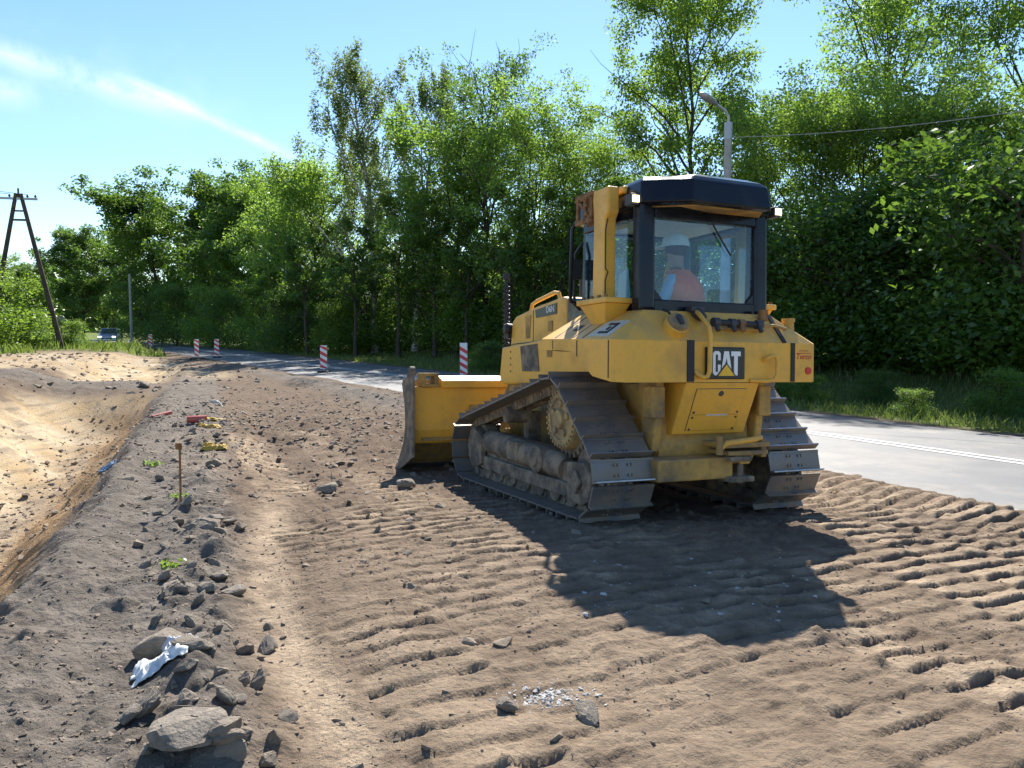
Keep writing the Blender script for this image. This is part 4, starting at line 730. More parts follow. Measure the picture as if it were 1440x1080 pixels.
def grow(seed, h, spread, base, style, nleaf, lsize, dead=0, lean=0.0):
    g = np.random.default_rng(seed); paths = []; anchors = []; wts = []
    k = 9; zt = np.linspace(0, h * 0.93, k); wx = np.cumsum(g.normal(0, 0.018 * h, k)) * np.linspace(0, 1, k); wy = np.cumsum(g.normal(0, 0.018 * h, k)) * np.linspace(0, 1, k)
    trunk = np.stack([wx + lean * zt, wy, zt], 1); r0 = 0.0135 * h + 0.03; tr_r = np.linspace(r0, r0 * 0.14, k); tr_r[0] *= 1.25; paths.append((trunk, tr_r))
    nl = {'dense': 30, 'birch': 34, 'locust': 24, 'slim': 16, 'shrub': 12}[style]
    for i in range(nl):
        q = (i + g.random()) / nl; zz = base + (h * 0.95 - base) * q
        p0 = np.array([np.interp(zz, zt, trunk[:, 0]), np.interp(zz, zt, trunk[:, 1]), min(zz, h * 0.92)])
        if style == 'dense': R = spread * math.sin(math.pi * (0.18 + 0.77 * q)) ** 0.75
        elif style == 'birch': R = spread * (1.0 - 0.68 * q)
        elif style == 'locust': R = spread * (0.55 + 0.45 * math.sin(math.pi * (0.1 + 0.75 * q)))
        elif style == 'slim': R = spread * (0.5 + 0.5 * math.sin(math.pi * (0.1 + .8 * q)))
        else: R = spread * (1 - 0.55 * q)
        R *= 0.65 + 0.6 * g.random(); az = i * 2.39996 + g.normal(0, 0.4); el = {'dense': 0.55, 'birch': 0.8, 'locust': 0.75, 'slim': 0.6, 'shrub': 0.8}[style] + 0.25 * q + g.normal(0, 0.15)
        m_ = 7; tt = np.linspace(0, 1, m_); L = R / max(0.35, math.cos(min(el, 1.2))) * 0.85
        bend = 0.28 if style != 'birch' else -0.1
        dirv = np.array([math.cos(az) * math.cos(el), math.sin(az) * math.cos(el), math.sin(el)])
        limb = p0 + np.outer(tt, dirv) * L + np.outer(tt ** 2, [0, 0, bend * L * 0.4]) + np.cumsum(g.normal(0, 0.045 * L, (m_, 3)), 0) * tt[:, None]
        limb[:, 2] = np.minimum(limb[:, 2], h * 1.0)
        rl = np.interp(zz, zt, tr_r) * 0.62; paths.append((limb, np.linspace(rl, 0.014, m_)))
        for j in range(7 if style in ('dense', 'locust') else 6):
            f = 0.25 + 0.75 * (j + g.random()) / 7; b0 = np.array([np.interp(f, tt, limb[:, c]) for c in range(3)]); dv = g.normal(0, 1, 3); dv[2] = abs(dv[2]) * 0.5 + 0.12; dv = dv / np.linalg.norm(dv) + dirv * 0.55; dv /= np.linalg.norm(dv)
            l2 = (0.22 + 0.26 * g.random()) * max(L, 1.2); t4 = np.linspace(0, 1, 5); sub = b0 + np.outer(t4, dv) * l2 + np.cumsum(g.normal(0, 0.06 * l2, (5, 3)), 0) * t4[:, None]
            paths.append((sub, np.linspace(max(rl * 0.32, 0.012), 0.006, 5))); anchors += [sub[2], sub[3], sub[4], sub[4]]; wts += [L] * 4
        anchors += [limb[-1], limb[-2]]; wts += [L] * 2
        if style in ('locust', 'dense'): anchors += [limb[3], limb[4], limb[2]]; wts += [L] * 3
    A = np.array(anchors); nA = len(A); w_ = (g.random(nA) + 0.1) * np.array(wts) ** 1.2; w_ /= w_.sum()
    K = {'dense': 430, 'birch': 330, 'locust': 330, 'slim': 45, 'shrub': 70}[style]; K = min(K, nA); pick = g.choice(nA, K, replace=False, p=w_)
    sc = {'shrub': spread * 0.26, 'slim': 0.45, 'birch': 0.5}.get(style, 0.30 + spread * 0.105); rad = sc * (0.55 + 0.8 * g.random(K)); pr = rad ** 2.1; pr /= pr.sum(); ci = g.choice(K, nleaf, p=pr)
    dv = g.normal(0, 1, (nleaf, 3)); dv /= np.linalg.norm(dv, axis=1, keepdims=True); rr = g.random(nleaf) ** 0.45; shp = np.array({'birch': (.55, .55, 1.5), 'locust': (1.1, 1.1, .55)}.get(style, (1.05, 1.05, .7)))
    P = A[pick][ci] + dv * (rr * rad[ci])[:, None] * shp + g.normal(0, .05, (nleaf, 3))
    if style == 'shrub':
        k2 = int(nleaf * .5); cc = g.normal(0, 1, (140, 3)); cc /= np.linalg.norm(cc, axis=1, keepdims=True); cc *= (0.45 + .5 * g.random(140))[:, None]; cc = cc * [spread * .95, spread * .95, h * .40] + [0, 0, h * .36]
        P[:k2] = cc[g.integers(0, 140, k2)] + g.normal(0, 1, (k2, 3)) * [spread * .15, spread * .15, h * .07]
    if style == 'birch': P[:, 2] -= np.abs(g.normal(0, 0.4, nleaf))
    P[:, 2] = np.maximum(P[:, 2], 0.12)
    for i in range(dead):
        az = g.random() * 6.28; p0 = trunk[-1 - (i % 2)]; L = h * (0.20 + 0.12 * g.random()); tt = np.linspace(0, 1, 7)
        lim = p0 + np.outer(tt, [math.cos(az) * .5, math.sin(az) * .5, .85]) * L + np.cumsum(g.normal(0, .05 * L, (7, 3)), 0) * tt[:, None]; paths.append((lim, np.linspace(.045, .012, 7)))
        for j in range(4):
            b0 = lim[2 + j % 4]; sub = b0 + np.outer(np.linspace(0, 1, 4), np.array([g.normal(0, .5), g.normal(0, .5), .8])) * L * .4 + np.cumsum(g.normal(0, .03 * L, (4, 3)), 0); paths.append((sub, np.linspace(.02, .007, 4)))
    return paths, leaf_quads(P, lsize, g, flat=0.35, hang=1.2 if style == 'birch' else 0.2)
PROTO = {}
def tree_proto(key, bark, leaf, *a, **k):
    paths, (LV, LF) = grow(*a, **k); V, F_ = tubes_np(paths, 6)
    t_ = np_mesh('trunk', V, F_, M[bark], smooth=True); c_ = np_mesh('crown', LV, LF, M[leaf]); PROTO[key] = (t_, c_, a[1])
    for o in (t_, c_): COL.objects.unlink(o)
tree_proto('dense_a', 'bark', 'leaf_dense', 101, 15.0, 5.6, 1.2, 'dense', 34000, 0.30)
tree_proto('dense_b', 'bark', 'leaf_dense', 102, 14.0, 5.8, 0.8, 'dense', 34000, 0.30)
tree_proto('dense_c', 'bark', 'leaf_locust', 103, 11.0, 4.2, 0.8, 'dense', 27000, 0.19)
tree_proto('birch_a', 'bark_birch', 'leaf_birch', 104, 18.0, 4.4, 3.6, 'birch', 27000, 0.16)
tree_proto('birch_b', 'bark_birch', 'leaf_birch', 105, 16.5, 3.9, 4.0, 'birch', 22000, 0.16)
tree_proto('dead_top', 'bark', 'leaf_dense', 106, 13.4, 3.9, 2.4, 'locust', 15000, 0.17, dead=7)
tree_proto('locust_a', 'bark', 'leaf_locust', 107, 14.2, 4.2, 2.6, 'locust', 36000, 0.165)
tree_proto('locust_b', 'bark', 'leaf_locust', 108, 15.0, 5.0, 4.0, 'locust', 32000, 0.17)
tree_proto('locust_c', 'bark', 'leaf_locust', 109, 9.5, 4.0, 0.6, 'locust', 26000, 0.145)
tree_proto('slim', 'bark', 'leaf_dense', 110, 8.0, 1.7, 2.6, 'slim', 4500, 0.18)
tree_proto('shrub_a', 'bark', 'leaf_shrub', 111, 3.0, 1.7, 0.2, 'shrub', 12000, 0.095)
tree_proto('shrub_b', 'bark', 'leaf_dense', 112, 2.6, 1.9, 0.15, 'shrub', 12000, 0.095)
def wpos(px, d): return ((px - 720) / FPX * d, d)
def plant(key, px, d, label, cat='tree', name='tree', h=None, rz=None, group=None, sx=1.0):
    x, y = wpos(px, d); t_, c_, hh = PROTO[key]; s_ = (h or hh) / hh * (1.0 if cat == 'shrub' else 0.9)
    e = empty(name, (x, y, gz(x, y) - 0.05), rz if rz is not None else random.random() * 6.28); e.scale = (s_ * sx, s_ * sx, s_)
    for o in (t_, c_): copy_obj(o, e)
    tag(e, label, cat, group); return e
# left group behind the power pole
plant('dense_c', -30, 78, 'low round tree at the far end of the left bank', h=9)
plant('dense_b', 40, 100, 'low bushy tree far behind the wooden power pole', h=9.5)
plant('dense_a', 118, 90, 'dark rounded tree behind the right leg of the power pole', h=13.0)
plant('dense_b', 160, 98, 'small rounded tree between two taller dark trees', h=12.5)
plant('dense_b', 228, 82, 'broad dark tree rising behind the small hatchback on the road', h=15.2, sx=1.1)
plant('dense_a', 295, 76, 'tallest broad dark tree of the far clump above the road bend', h=16.0)
plant('dense_b', 352, 68, 'bright green broad tree at the right end of the far clump', h=14.6)
plant('dense_c', 408, 60, 'yellow green tree beside the tall birches', h=12.0)
plant('dense_c', 448, 52, 'leafy maple standing left of the weeping birch', h=12.2)
plant('birch_a', 528, 47, 'tallest weeping birch with drooping twigs and pale trunk', h=18.3)
plant('birch_b', 585, 45, 'shorter weeping birch with pale trunk beside the tallest birch', h=16.6)
plant('dead_top', 676, 39, 'leafy tree with bare dead branches sticking out of its top', h=13.6, sx=0.82)
plant('dense_c', 640, 41, 'dark leafy tree between birches and the dead topped tree', h=11.5)
plant('locust_c', 755, 35, 'light green locust tree above the bulldozer hood', h=9.6, sx=0.9)
plant('locust_c', 830, 35, 'pale open locust tree behind the cab post', h=8.6, rz=2.0, sx=0.85)
plant('locust_a', 968, 31, 'tall open locust tree behind the street lamp', h=14.9, rz=3.7, sx=0.85)
plant('locust_a', 1075, 31, 'spreading locust tree right of the street lamp', h=9.8, rz=3.3, sx=0.8)
plant('locust_b', 1280, 30, 'tall sparse locust with dark forking limbs right of the lamp wire', h=15.6, rz=1.1, sx=0.82)
plant('locust_b', 1455, 28, 'tall locust with arching limbs over the road bank', h=14.4, rz=4.0, sx=0.85)
plant('locust_c', 1130, 26, 'low leafy locust right of the bulldozer cab', h=7.4, rz=1.0)
plant('locust_c', 1215, 25, 'bushy bright green young locust above the grassy bank', h=7.8, rz=2.9)
plant('locust_c', 1330, 24, 'dense young locust at the edge of the wood', h=7.2, rz=4.2)
plant('locust_c', 1460, 22, 'drooping young locust closest to the road bank', h=7.0, rz=5.5)
plant('dense_c', 1560, 24, 'leafy tree overhanging the right road bank', h=6)
plant('dense_c', 900, 38, 'dark tree filling the gap behind the cab roof', h=8)
plant('dense_c', 1180, 37, 'dark tree deep in the wood behind the young locusts', h=6)
plant('dense_c', 1370, 36, 'shaded tree deep in the wood behind the arching locust', h=5.5)
for i, (px, d, h_) in enumerate([(432, 46, 7), (465, 50, 8), (500, 43, 7.5), (560, 42, 8.5), (612, 40, 8), (655, 37, 7), (715, 33.5, 7.5), (785, 32, 7), (865, 31, 7), (390, 56, 8)]):
    plant('slim', px, d, 'thin dark sapling with sparse crown in the roadside wood', name='sapling', h=h_, group='saplings along the wood edge')
for px, d, h_, lb_ in [(470, 62, 5.5, 'dark tree far behind the tallest birch'), (560, 58, 5.5, 'dark tree deep behind the two birches'), (655, 54, 5.5, 'dark tree deep behind the dead topped tree'), (760, 50, 5.5, 'dark tree deep behind the hood'), (1010, 44, 6.5, 'dark tree deep behind the street lamp'), (1100, 42, 6, 'dark tree deep behind the spreading locust'), (1280, 42, 6, 'dark tree deep behind the sparse forking locust'), (1480, 38, 5.5, 'dark tree deep behind the drooping locust'), (850, 47, 6, 'dark tree deep behind the pale open locust')]:
    plant('dense_b', px, d, lb_, h=h_, sx=1.2)
# low growth along the wood edge
shr = [(250, 68, 3.2), (300, 63, 3.4), (340, 60, 2.6), (372, 57, 3.2), (402, 50, 2.4), (478, 46, 2.2), (520, 47, 3.0), (575, 46, 2.8), (625, 43, 2.6), (668, 40, 2.8), (705, 39, 3.2), (745, 38, 3.5), (800, 36, 3.6), (850, 34, 3.4), (905, 30, 3.6), (1085, 25, 3.2), (1150, 23.5, 2.8), (1195, 24, 3.6), (1250, 22.5, 3.0), (1300, 21.5, 2.6), (1350, 21.0, 3.4), (1405, 19.5, 2.9), (1450, 18.5, 3.3), (1520, 18, 3.2), (440, 52, 3.0), (500, 52, 3.2), (545, 50, 3.0), (600, 48, 3.2), (650, 46, 3), (690, 45, 3.2), (730, 43, 3), (1170, 27, 2.6), (1275, 25.5, 2.4), (1380, 24, 2.4), (210, 78, 3.5), (270, 74, 3.2)]
for i, (px, d, h_) in enumerate(shr):
    plant('shrub_a' if i % 2 else 'shrub_b', px, d, 'leafy green shrub in the undergrowth at the wood edge', 'shrub', 'shrub', h=h_ * 1.25, group='undergrowth shrubs beyond the road', sx=1.15)
for px, d, h_, lb_ in [(4, 46, 3.6, 'bright green shrub under the left leg of the power pole'), (42, 46, 2.0, 'rounded bright shrub between the legs of the power pole'), (70, 48, 1.5, 'low shrub at the foot of the right pole leg'), (100, 48, 1.5, 'low spreading shrub right of the power pole in front of the car'), (-35, 42, 4.0, 'bright shrub at the left end of the bank')]:
    plant('shrub_a', px, d, lb_, 'shrub', 'shrub', h=h_, sx=1.35)
# grass and weeds
def grass_patch(name, n, fn, hmin, hmax, wid, label):
    P = []
    while len(P) < n:
        x, y = fn(); P.append((x, y))
    P = np.array(P); z, _, _, gs, _, _, _ = terrain(P[:, 0], P[:, 1]); g = np.random.default_rng(len(name)); keep = gs > 0.35; P = P[keep]; z = z[keep]; k = len(P)
    hh = hmin + (hmax - hmin) * g.random(k) ** 1.5 ; az = g.random(k) * 6.28; tilt = g.normal(0, .35, (k, 2)); B = np.stack([P[:, 0], P[:, 1], z - .02], 1); sd = np.stack([np.cos(az), np.sin(az), 0 * az], 1) * wid * (0.6 + .8 * g.random(k))[:, None]
    T = B + np.stack([tilt[:, 0] * hh, tilt[:, 1] * hh, hh], 1); Md = B * .45 + T * .55 + np.stack([-tilt[:, 0] * hh * .15, -tilt[:, 1] * hh * .15, hh * .05], 1)
    V = np.stack([B - sd, B + sd, Md + sd * .8, T, Md - sd * .8], 1).reshape(-1, 3); F_ = np.arange(5 * k).reshape(k, 5)
    o = np_mesh(name, V, F_, M['grass']); tag(o, label, 'grass', kind='stuff')
def rnd_right():
    s_ = random.uniform(-6, 50) if random.random() < .75 else random.uniform(-6, 20); q = ROAD_W + 0.15 + random.random() ** 1.6 * 11; p = RD * s_ + RN * (road_near(s_) + q); return p[0], p[1]
grass_patch('verge_grass', 42000, rnd_right, 0.05, 0.26, 0.012, 'unmown green grass on the bank beyond the road')
def rnd_left():
    s_ = random.uniform(22, 62); q = random.uniform(-22, -8.5) if s_ < 46 else random.uniform(-22, 6); p = DD * s_ + DN * q; return p[0], p[1]
grass_patch('bank_grass', 16000, rnd_left, 0.12, 0.6, 0.035, 'tall green grass on the left bank by the pole')
for i in range(26):
    s_ = -4 + i * 1.25 + random.uniform(-.5, .5); p = RD * s_ + RN * (road_near(s_) + ROAD_W + random.uniform(0.9, 3.2)); px_ = 720 + p[0] / p[1] * FPX
    plant('shrub_a' if i % 3 else 'shrub_b', px_, p[1], 'small leafy weed clump in the verge grass across the road', 'weed', 'weed_clump', h=random.uniform(.4, 1.0), group='weed clumps in the verge grass', sx=1.5)
# distant wood closing the view: reads as one mass
g_ = np.random.default_rng(900); n_ = 30000; ang_ = g_.uniform(-0.75, 0.75, n_); rad_ = g_.uniform(150, 185, n_); top_ = 9 + 5 * fbm(ang_ * 40, rad_ * 0, 4, 5) + 2 * fbm(ang_ * 160, rad_ * 0, 2, 6)
P_ = np.stack([np.sin(ang_) * rad_, np.cos(ang_) * rad_, 0.4 + g_.random(n_) ** 0.8 * top_], 1); V_, F2 = leaf_quads(P_, 1.3, g_, 0.4, 0.8)
tag(np_mesh('far_wood', V_, F2, M['leaf_dense']), 'distant dark green wood closing the view beyond the field', 'wood', kind='stuff')
# small weeds in the soil
def weed(px, py, h_, label):
    r = pix_dir(px, py); t_ = (0.05 - CAM_H) / r.z; x, y = r.x * t_, r.y * t_; g = np.random.default_rng(int(px)); n = 60
    P = g.normal(0, 1, (n, 3)) * [h_ * .55, h_ * .55, h_ * .3]; P[:, 2] = np.abs(P[:, 2]) + 0.02
    V, F_ = leaf_quads(P, h_ * .38, g, .2); o = np_mesh('weed', V, F_, M['leaf_shrub']); o['kind'] = 'stuff'; o.location = (x, y, gz(x, y)); tag(o, label, 'weed')
weed(253, 712, 0.07, 'small green weed at the foot of the metal stake'); weed(243, 808, 0.08, 'green weed sprouting among the rubble left of the footpath'); weed(215, 655, 0.10, 'flattened green weed on the grey bank near the ditch')

# ------------------------------------------------------------------ poles, lamp, wires
def base_at(px, d): x, y = wpos(px, d); return x, y, gz(x, y)
x, y, z = base_at(36, 45); pole = empty('power_pole', (x, y, z), 0.25); tag(pole, 'wooden A-frame power pole with crossarm standing in bushes', 'power pole')
top = 8.75
for sd in (1, -1): MB().tube([(sd * 1.95, 0, -0.3), (sd * 0.12, 0, top)], [0.15, 0.10], 10).build('pole_leg', M['pole_wood'], pole, smooth=True)
MB().cyl((-0.36, 0, 7.3), (0.36, 0, 7.3), 0.06, n=8).build('brace', M['pole_wood'], pole); MB().cyl((-0.2, 0, 7.8), (0.2, 0, 7.8), 0.05, n=8).build('brace', M['pole_wood'], pole)
MB().box(-1.25, 0.95, -0.06, 0.06, 8.42, 8.54).build('crossarm', M['galv'], pole)
for q in (-1.15, -0.45, 0.45, 0.85): MB().lathe_y((q, 0, 8.62), [(0.03, -.06), (0.06, -.04), (0.06, .04), (0.03, .06)], 8).cyl((q, 0, 8.42), (q, 0, 8.72), 0.035, n=8).build('insulator', M['grey_dark'], pole)
MB().cyl((0, 0, 8.5), (0, 0, 9.05), 0.05, n=8).build('pole_tip', M['pole_wood'], pole)
pm = Matrix.Translation((x, y, z)) @ Matrix.Rotation(0.25, 4, 'Z')
for k, q in enumerate((-1.15, -0.45, 0.45)):
    a = pm @ Vector((q, 0, 8.72)); b = Vector((a.x - 22, a.y - 16, 11.0 + k * .35)); pts = [a.lerp(b, t_) - Vector((0, 0, 0.9 * 4 * t_ * (1 - t_) * .5)) for t_ in np.linspace(0, 1, 10)]
    w_ = MB().tube(pts, 0.014, 5).build('power_line', M['black']); tag(w_, 'thin overhead cable running left from the A-frame power pole', 'cable', 'cables of the power pole')
x, y, z = base_at(1018, 19.5); lamp = empty('street_lamp', (x, y, z)); tag(lamp, 'concrete street lamp pole with curved arm and oval lamp head behind cab', 'street lamp')
lh = CAM_H + (458 - 185) / FPX * 19.5 - z
MB().tube([(0, 0, -0.2), (0, 0, lh)], [0.16, 0.085], 12).build('pole', M['concrete'], lamp, smooth=True)
MB().cyl((0, 0, lh - 0.3), (0, 0, lh + 0.1), 0.10, n=12).build('collar', M['galv'], lamp)
MB().tube([(0, 0, lh), (0.0, 0, lh + 0.22), (-0.08, -0.05, lh + 0.36), (-0.38, -0.2, lh + 0.50)], 0.032, 8).build('arm', M['galv'], lamp, smooth=True)
hm = Matrix.Translation((-0.56, -0.29, lh + 0.58)) @ Matrix.Rotation(math.radians(205), 4, 'Z') @ Matrix.Rotation(math.radians(-22), 4, 'Y')
rings = [[hm @ Vector((a, r * math.cos(2 * math.pi * k / 14), r * .55 * math.sin(2 * math.pi * k / 14))) for k in range(14)] for a, r in ((-.27, .04), (-.2, .08), (-.05, .12), (.12, .13), (.22, .10), (.28, .03))]
MB().loft(rings).build('lamp_head', M['galv'], lamp, smooth=True)
a = Vector((x, y, z + lh - 0.25)); b = Vector((13.5, 14.0, 6.3)); pts = [a.lerp(b, t_) - Vector((0, 0, 1.1 * t_ * (1 - t_))) for t_ in np.linspace(0, 1, 12)]
tag(MB().tube(pts, 0.008, 5).build('lamp_cable', M['concrete']), 'pale overhead cable running right from the street lamp pole', 'cable')
x, y, z = base_at(186, 73); tag(MB().tube([(x, y, z - .2), (x, y, z + 6.5)], [0.14, 0.10], 8).build('roadside_pole', M['concrete'], smooth=True), 'slender grey pole at the roadside beyond the car', 'pole')
x, y, z = base_at(88, 48); sg_ = empty('road_sign', (x, y, z)); tag(sg_, 'small round road sign on a post beside the right leg of the power pole', 'road sign'); MB().cyl((0, 0, -.1), (0, 0, 1.9), 0.03, n=8).build('post', M['galv'], sg_); MB().cyl((0, -0.03, 1.75), (0, -0.05, 1.75), 0.26, n=20).build('disc', M['galv'], sg_)

# ------------------------------------------------------------------ barrier boards
def barrier(px, d, rz, label, hb=0.88):
    x, y = wpos(px, d); e = empty('barrier_board', (x, y, gz(x, y)), rz); tag(e, label, 'barrier board', 'red and white barrier boards along the road edge')
    MB().prism([(-0.22, 0), (0.22, 0), (0.18, 0.10), (-0.18, 0.10)], 'y', -0.35, 0.35).build('foot', M['black'], e, bevel=0.01)
    MB().box(-0.03, 0.03, 0.016, 0.05, 0.05, 0.9).build('post', M['galv'], e)
    bd = MB().box(-0.125, 0.125, -0.012, 0.012, 0.16, 0.16 + hb).build('board', M['white'], e)
    z0 = 0.16
    for k in range(4):
        zb = z0 - 0.06 + k * 0.25; P_ = [(-0.124, zb + 0.125), (0.124, zb - 0.02), (0.124, zb + 0.105), (-0.124, zb + 0.25)]
        lo, hi = z0 + 0.004, z0 + hb - 0.004; P_ = [(a_, min(max(c_, lo), hi)) for a_, c_ in P_]
        if max(p[1] for p in P_) - min(p[1] for p in P_) > 0.03: MB().prism(P_, 'y', -0.0165, -0.0125).build('red_stripe', M['signred'], bd)
barrier(455, 29.5, 0.10, 'red and white barrier board at the road edge left of the blade')
barrier(652, 26.0, -0.15, 'red and white barrier board rising behind the bulldozer blade', 1.05)
barrier(305, 43, 0.25, 'red and white barrier board, right one of the pair near the ditch end')
barrier(277, 40.5, -0.2, 'red and white barrier board, left one of the pair near the ditch end')
barrier(212, 55.5, 0.3, 'tilted red and white barrier board nearest the hatchback')

# ------------------------------------------------------------------ car far down the road
x, y = wpos(156, 78); car = empty('car', (x, y, 0.02), math.radians(18)); tag(car, 'small pale blue grey hatchback with lit headlamps coming round the road bend', 'car')
M['carpaint'] = plain('blue_grey_car_paint', (0.42, 0.48, 0.54), 0.25, 0.4, var=0.05)
bd_ = MB(); sec = [(-2.0, .30, .62, .80), (-1.85, .25, .80, .84), (-0.95, .22, .92, .86), (0.2, .22, .95, .86), (1.7, .25, .95, .84), (1.95, .35, .85, .78)]
bd_.loft([[(hw, yy, z0), (hw, yy, z1 * .8), (hw * .9, yy, z1), (-hw * .9, yy, z1), (-hw, yy, z1 * .8), (-hw, yy, z0)] for yy, z0, z1, hw in sec]).build('body', M['carpaint'], car, smooth=True)
MB().loft([[(hw, yy, .90), (hw * .82, y2, 1.47), (-hw * .82, y2, 1.47), (-hw, yy, .90)] for yy, y2, hw in ((-0.98, -0.35, .80), (1.6, 1.35, .80))]).build('cabin', M['carpaint'], car)
MB().add([(-.70, -0.93, .96), (.70, -0.93, .96), (.60, -0.42, 1.42), (-.60, -0.42, 1.42)], [(0, 1, 2, 3)]).build('windscreen', M['carglass'], car).location = (0, -0.012, 0.005)
for sd in (1, -1):
    MB().box(sd * .62 - .16, sd * .62 + .16, -2.0, -1.92, .60, .72).build('headlamp', M['headlamp'], car)
    for yy in (-1.25, 1.25): MB().tube([(sd * .68, yy, .30), (sd * .86, yy, .30)], .31, 16).build('wheel', M['black'], car)
    MB().box(sd * .95 - .08, sd * .95 + .08, -0.85, -0.75, .92, 1.04).build('wing_mirror', M['carpaint'], car)
MB().box(-.45, .45, -2.02, -1.99, .42, .56).build('grille', M['black'], car)
MB().box(-.26, .26, -2.035, -2.0, .36, .46).build('number_plate', M['white'], car)

# ------------------------------------------------------------------ stones, clods, debris
def hull_rock(seed, n=16, sub=True):
    g = np.random.default_rng(seed); P = g.normal(size=(n, 3)); P /= np.linalg.norm(P, axis=1, keepdims=True); P *= (0.75 + 0.35 * g.random(n))[:, None]; P *= [1.0, 0.75, 0.55]
    bm = bmesh.new(); [bm.verts.new(p) for p in P]; r = bmesh.ops.convex_hull(bm, input=bm.verts[:]); 
    bmesh.ops.delete(bm, geom=[v_ for v_ in bm.verts if not v_.link_faces], context='VERTS')
    if sub:
        bmesh.ops.bevel(bm, geom=bm.edges[:], offset=0.05, segments=1, affect='EDGES')
        bmesh.ops.subdivide_edges(bm, edges=[e for e in bm.edges if e.calc_length() > 0.35], cuts=2, use_grid_fill=True)
        for v_ in bm.verts: v_.co += v_.normal * float(g.normal(0, 0.018))
    me = bpy.data.meshes.new('stone'); bm.to_mesh(me); bm.free(); me.materials.append(M['rock']); return me
ROCKS = [hull_rock(300 + k) for k in range(8)]
def gpt(px, py, zz=0.05):
    r = pix_dir(px, py); t_ = (zz - CAM_H) / r.z; return r.x * t_, r.y * t_
def stone(px, py, size, k, label, sq=1.0, rz=None, group=None):
    x, y = gpt(px, py); o = bpy.data.objects.new('stone', ROCKS[k % 8]); COL.objects.link(o); o.scale = (size, size, size * sq)
    o.rotation_euler = (random.uniform(-.3, .3), random.uniform(-.3, .3), rz if rz is not None else random.random() * 6.28); o.location = (x, y, gz(x, y) + size * sq * 0.26); tag(o, label, 'stone', group)
big = [(262, 1062, .165, 'largest angular grey rubble block at the end of the stone row'), (322, 1062, .085, 'pale rounded rock right of the largest rubble block'), (222, 915, .12, 'broad flat topped stone behind the white plastic sheet'), (275, 940, .09, 'sunlit tan stone right of the white plastic sheet'), (285, 905, .05, 'dark stone above the tan stone by the plastic sheet'),
       (238, 842, .095, 'rough tan stone left of the footpath below the green weed'), (292, 838, .07, 'pale flat slab between tan stone and dark stones'), (312, 815, .07, 'dark upright stone at the footpath edge'), (328, 838, .085, 'dark long stone touching the footpath'), (290, 748, .12, 'large flat rock in the row above the weed'), (300, 735, .09, 'dark stone leaning on the large flat rock'),
       (268, 752, .06, 'small stone left of the large flat rock'), (265, 1015, .06, 'tan stone above the largest rubble block'), (375, 1065, .05, 'dark clod by the footpath at the lower stone row'), (568, 668, .12, 'pale grey stone in front of the blade'), (460, 675, .12, 'white topped stone in the crawler marks'), (478, 632, .085, 'dark stone beyond the white topped stone'),
       (468, 610, .07, 'dark stone left of the blade on the spoil'), (300, 655, .10, 'grey stone beside the yellow debris'), (830, 1015, .07, 'pale stone in the gravel heap between crawler marks'), (712, 1000, .055, 'dark brown stone left of the gravel heap'), (205, 545, .22, 'grey boulder on the rim at the ditch end')]
for k, (px, py, s_, lb_) in enumerate(big): stone(px, py, s_ * 1.3, k, lb_, sq=0.9)
for k in range(120):
    s2_ = 2.6 + 13 * random.random() ** 1.8; t2_ = random.gauss(-0.12, 0.24); p = DD * s2_ + DN * t2_; o = bpy.data.objects.new('stone', ROCKS[k % 8]); COL.objects.link(o); s_ = random.uniform(.03, .10)
    o.scale = (s_, s_, s_ * .8); o.rotation_euler = (random.random(), random.random(), random.random() * 6); o.location = (p[0], p[1], gz(*p) + s_ * .15); tag(o, 'small rubble stone in the row between footpath and grey bank', 'stone', 'small stones in the rubble row')
for k in range(60):
    px, py = random.uniform(380, 760), random.uniform(560, 800); x, y = gpt(px, py); o = bpy.data.objects.new('stone', ROCKS[k % 8]); COL.objects.link(o); s_ = random.uniform(.02, .05)
    o.scale = (s_, s_, s_ * .8); o.rotation_euler = (random.random(), random.random(), random.random() * 6); o.location = (x, y, gz(x, y) + s_ * .15); tag(o, 'small loose stone on the churned soil left of the bulldozer', 'stone', 'small stones on the churned soil')
# crumbs of soil: too many to count
CL = [hull_rock(400 + k, 9, False) for k in range(6)]
cv = [np.array([v_.co[:] for v_ in m_.vertices]) for m_ in CL]; cf = [[tuple(p.vertices) for p in m_.polygons] for m_ in CL]
def scatter(name, n, fn, smin, smax, mat, label, seed):
    g = np.random.default_rng(seed); XY = np.array([fn(g) for _ in range(n)]); z = terrain(XY[:, 0], XY[:, 1])[0]; V = []; F_ = []; b = 0
    for i in range(n):
        k = i % 6; s_ = smin * (smax / smin) ** (g.random() ** 2.2); a = g.random() * 6.28; c, sn = math.cos(a), math.sin(a); q = cv[k] * s_; q = np.stack([q[:, 0] * c - q[:, 1] * sn, q[:, 0] * sn + q[:, 1] * c, q[:, 2]], 1) + [XY[i, 0], XY[i, 1], z[i] + s_ * .05]
        V.append(q); F_ += [tuple(b + j for j in f) for f in cf[k]]; b += len(q)
    me = bpy.data.meshes.new(name); me.from_pydata(np.concatenate(V).tolist(), [], F_); me.materials.append(mat); o = bpy.data.objects.new(name, me); COL.objects.link(o); tag(o, label, 'soil clods', kind='stuff')
def f_work(g):
    while True:
        x, y = g.uniform(-2.5, 6), 2.7 + 9 * g.random() ** 1.6
        if vn1(x * 1.7, y * 1.7) > g.uniform(0.25, 0.75): return x, y
def vn1(x, y): return float(vnoise(np.array([x]), np.array([y]), 77)[0])
def f_berm(g): s_ = 2.5 + 14 * g.random() ** 1.7; p = DD * s_ + DN * g.normal(-0.45, .55); return p[0], p[1]
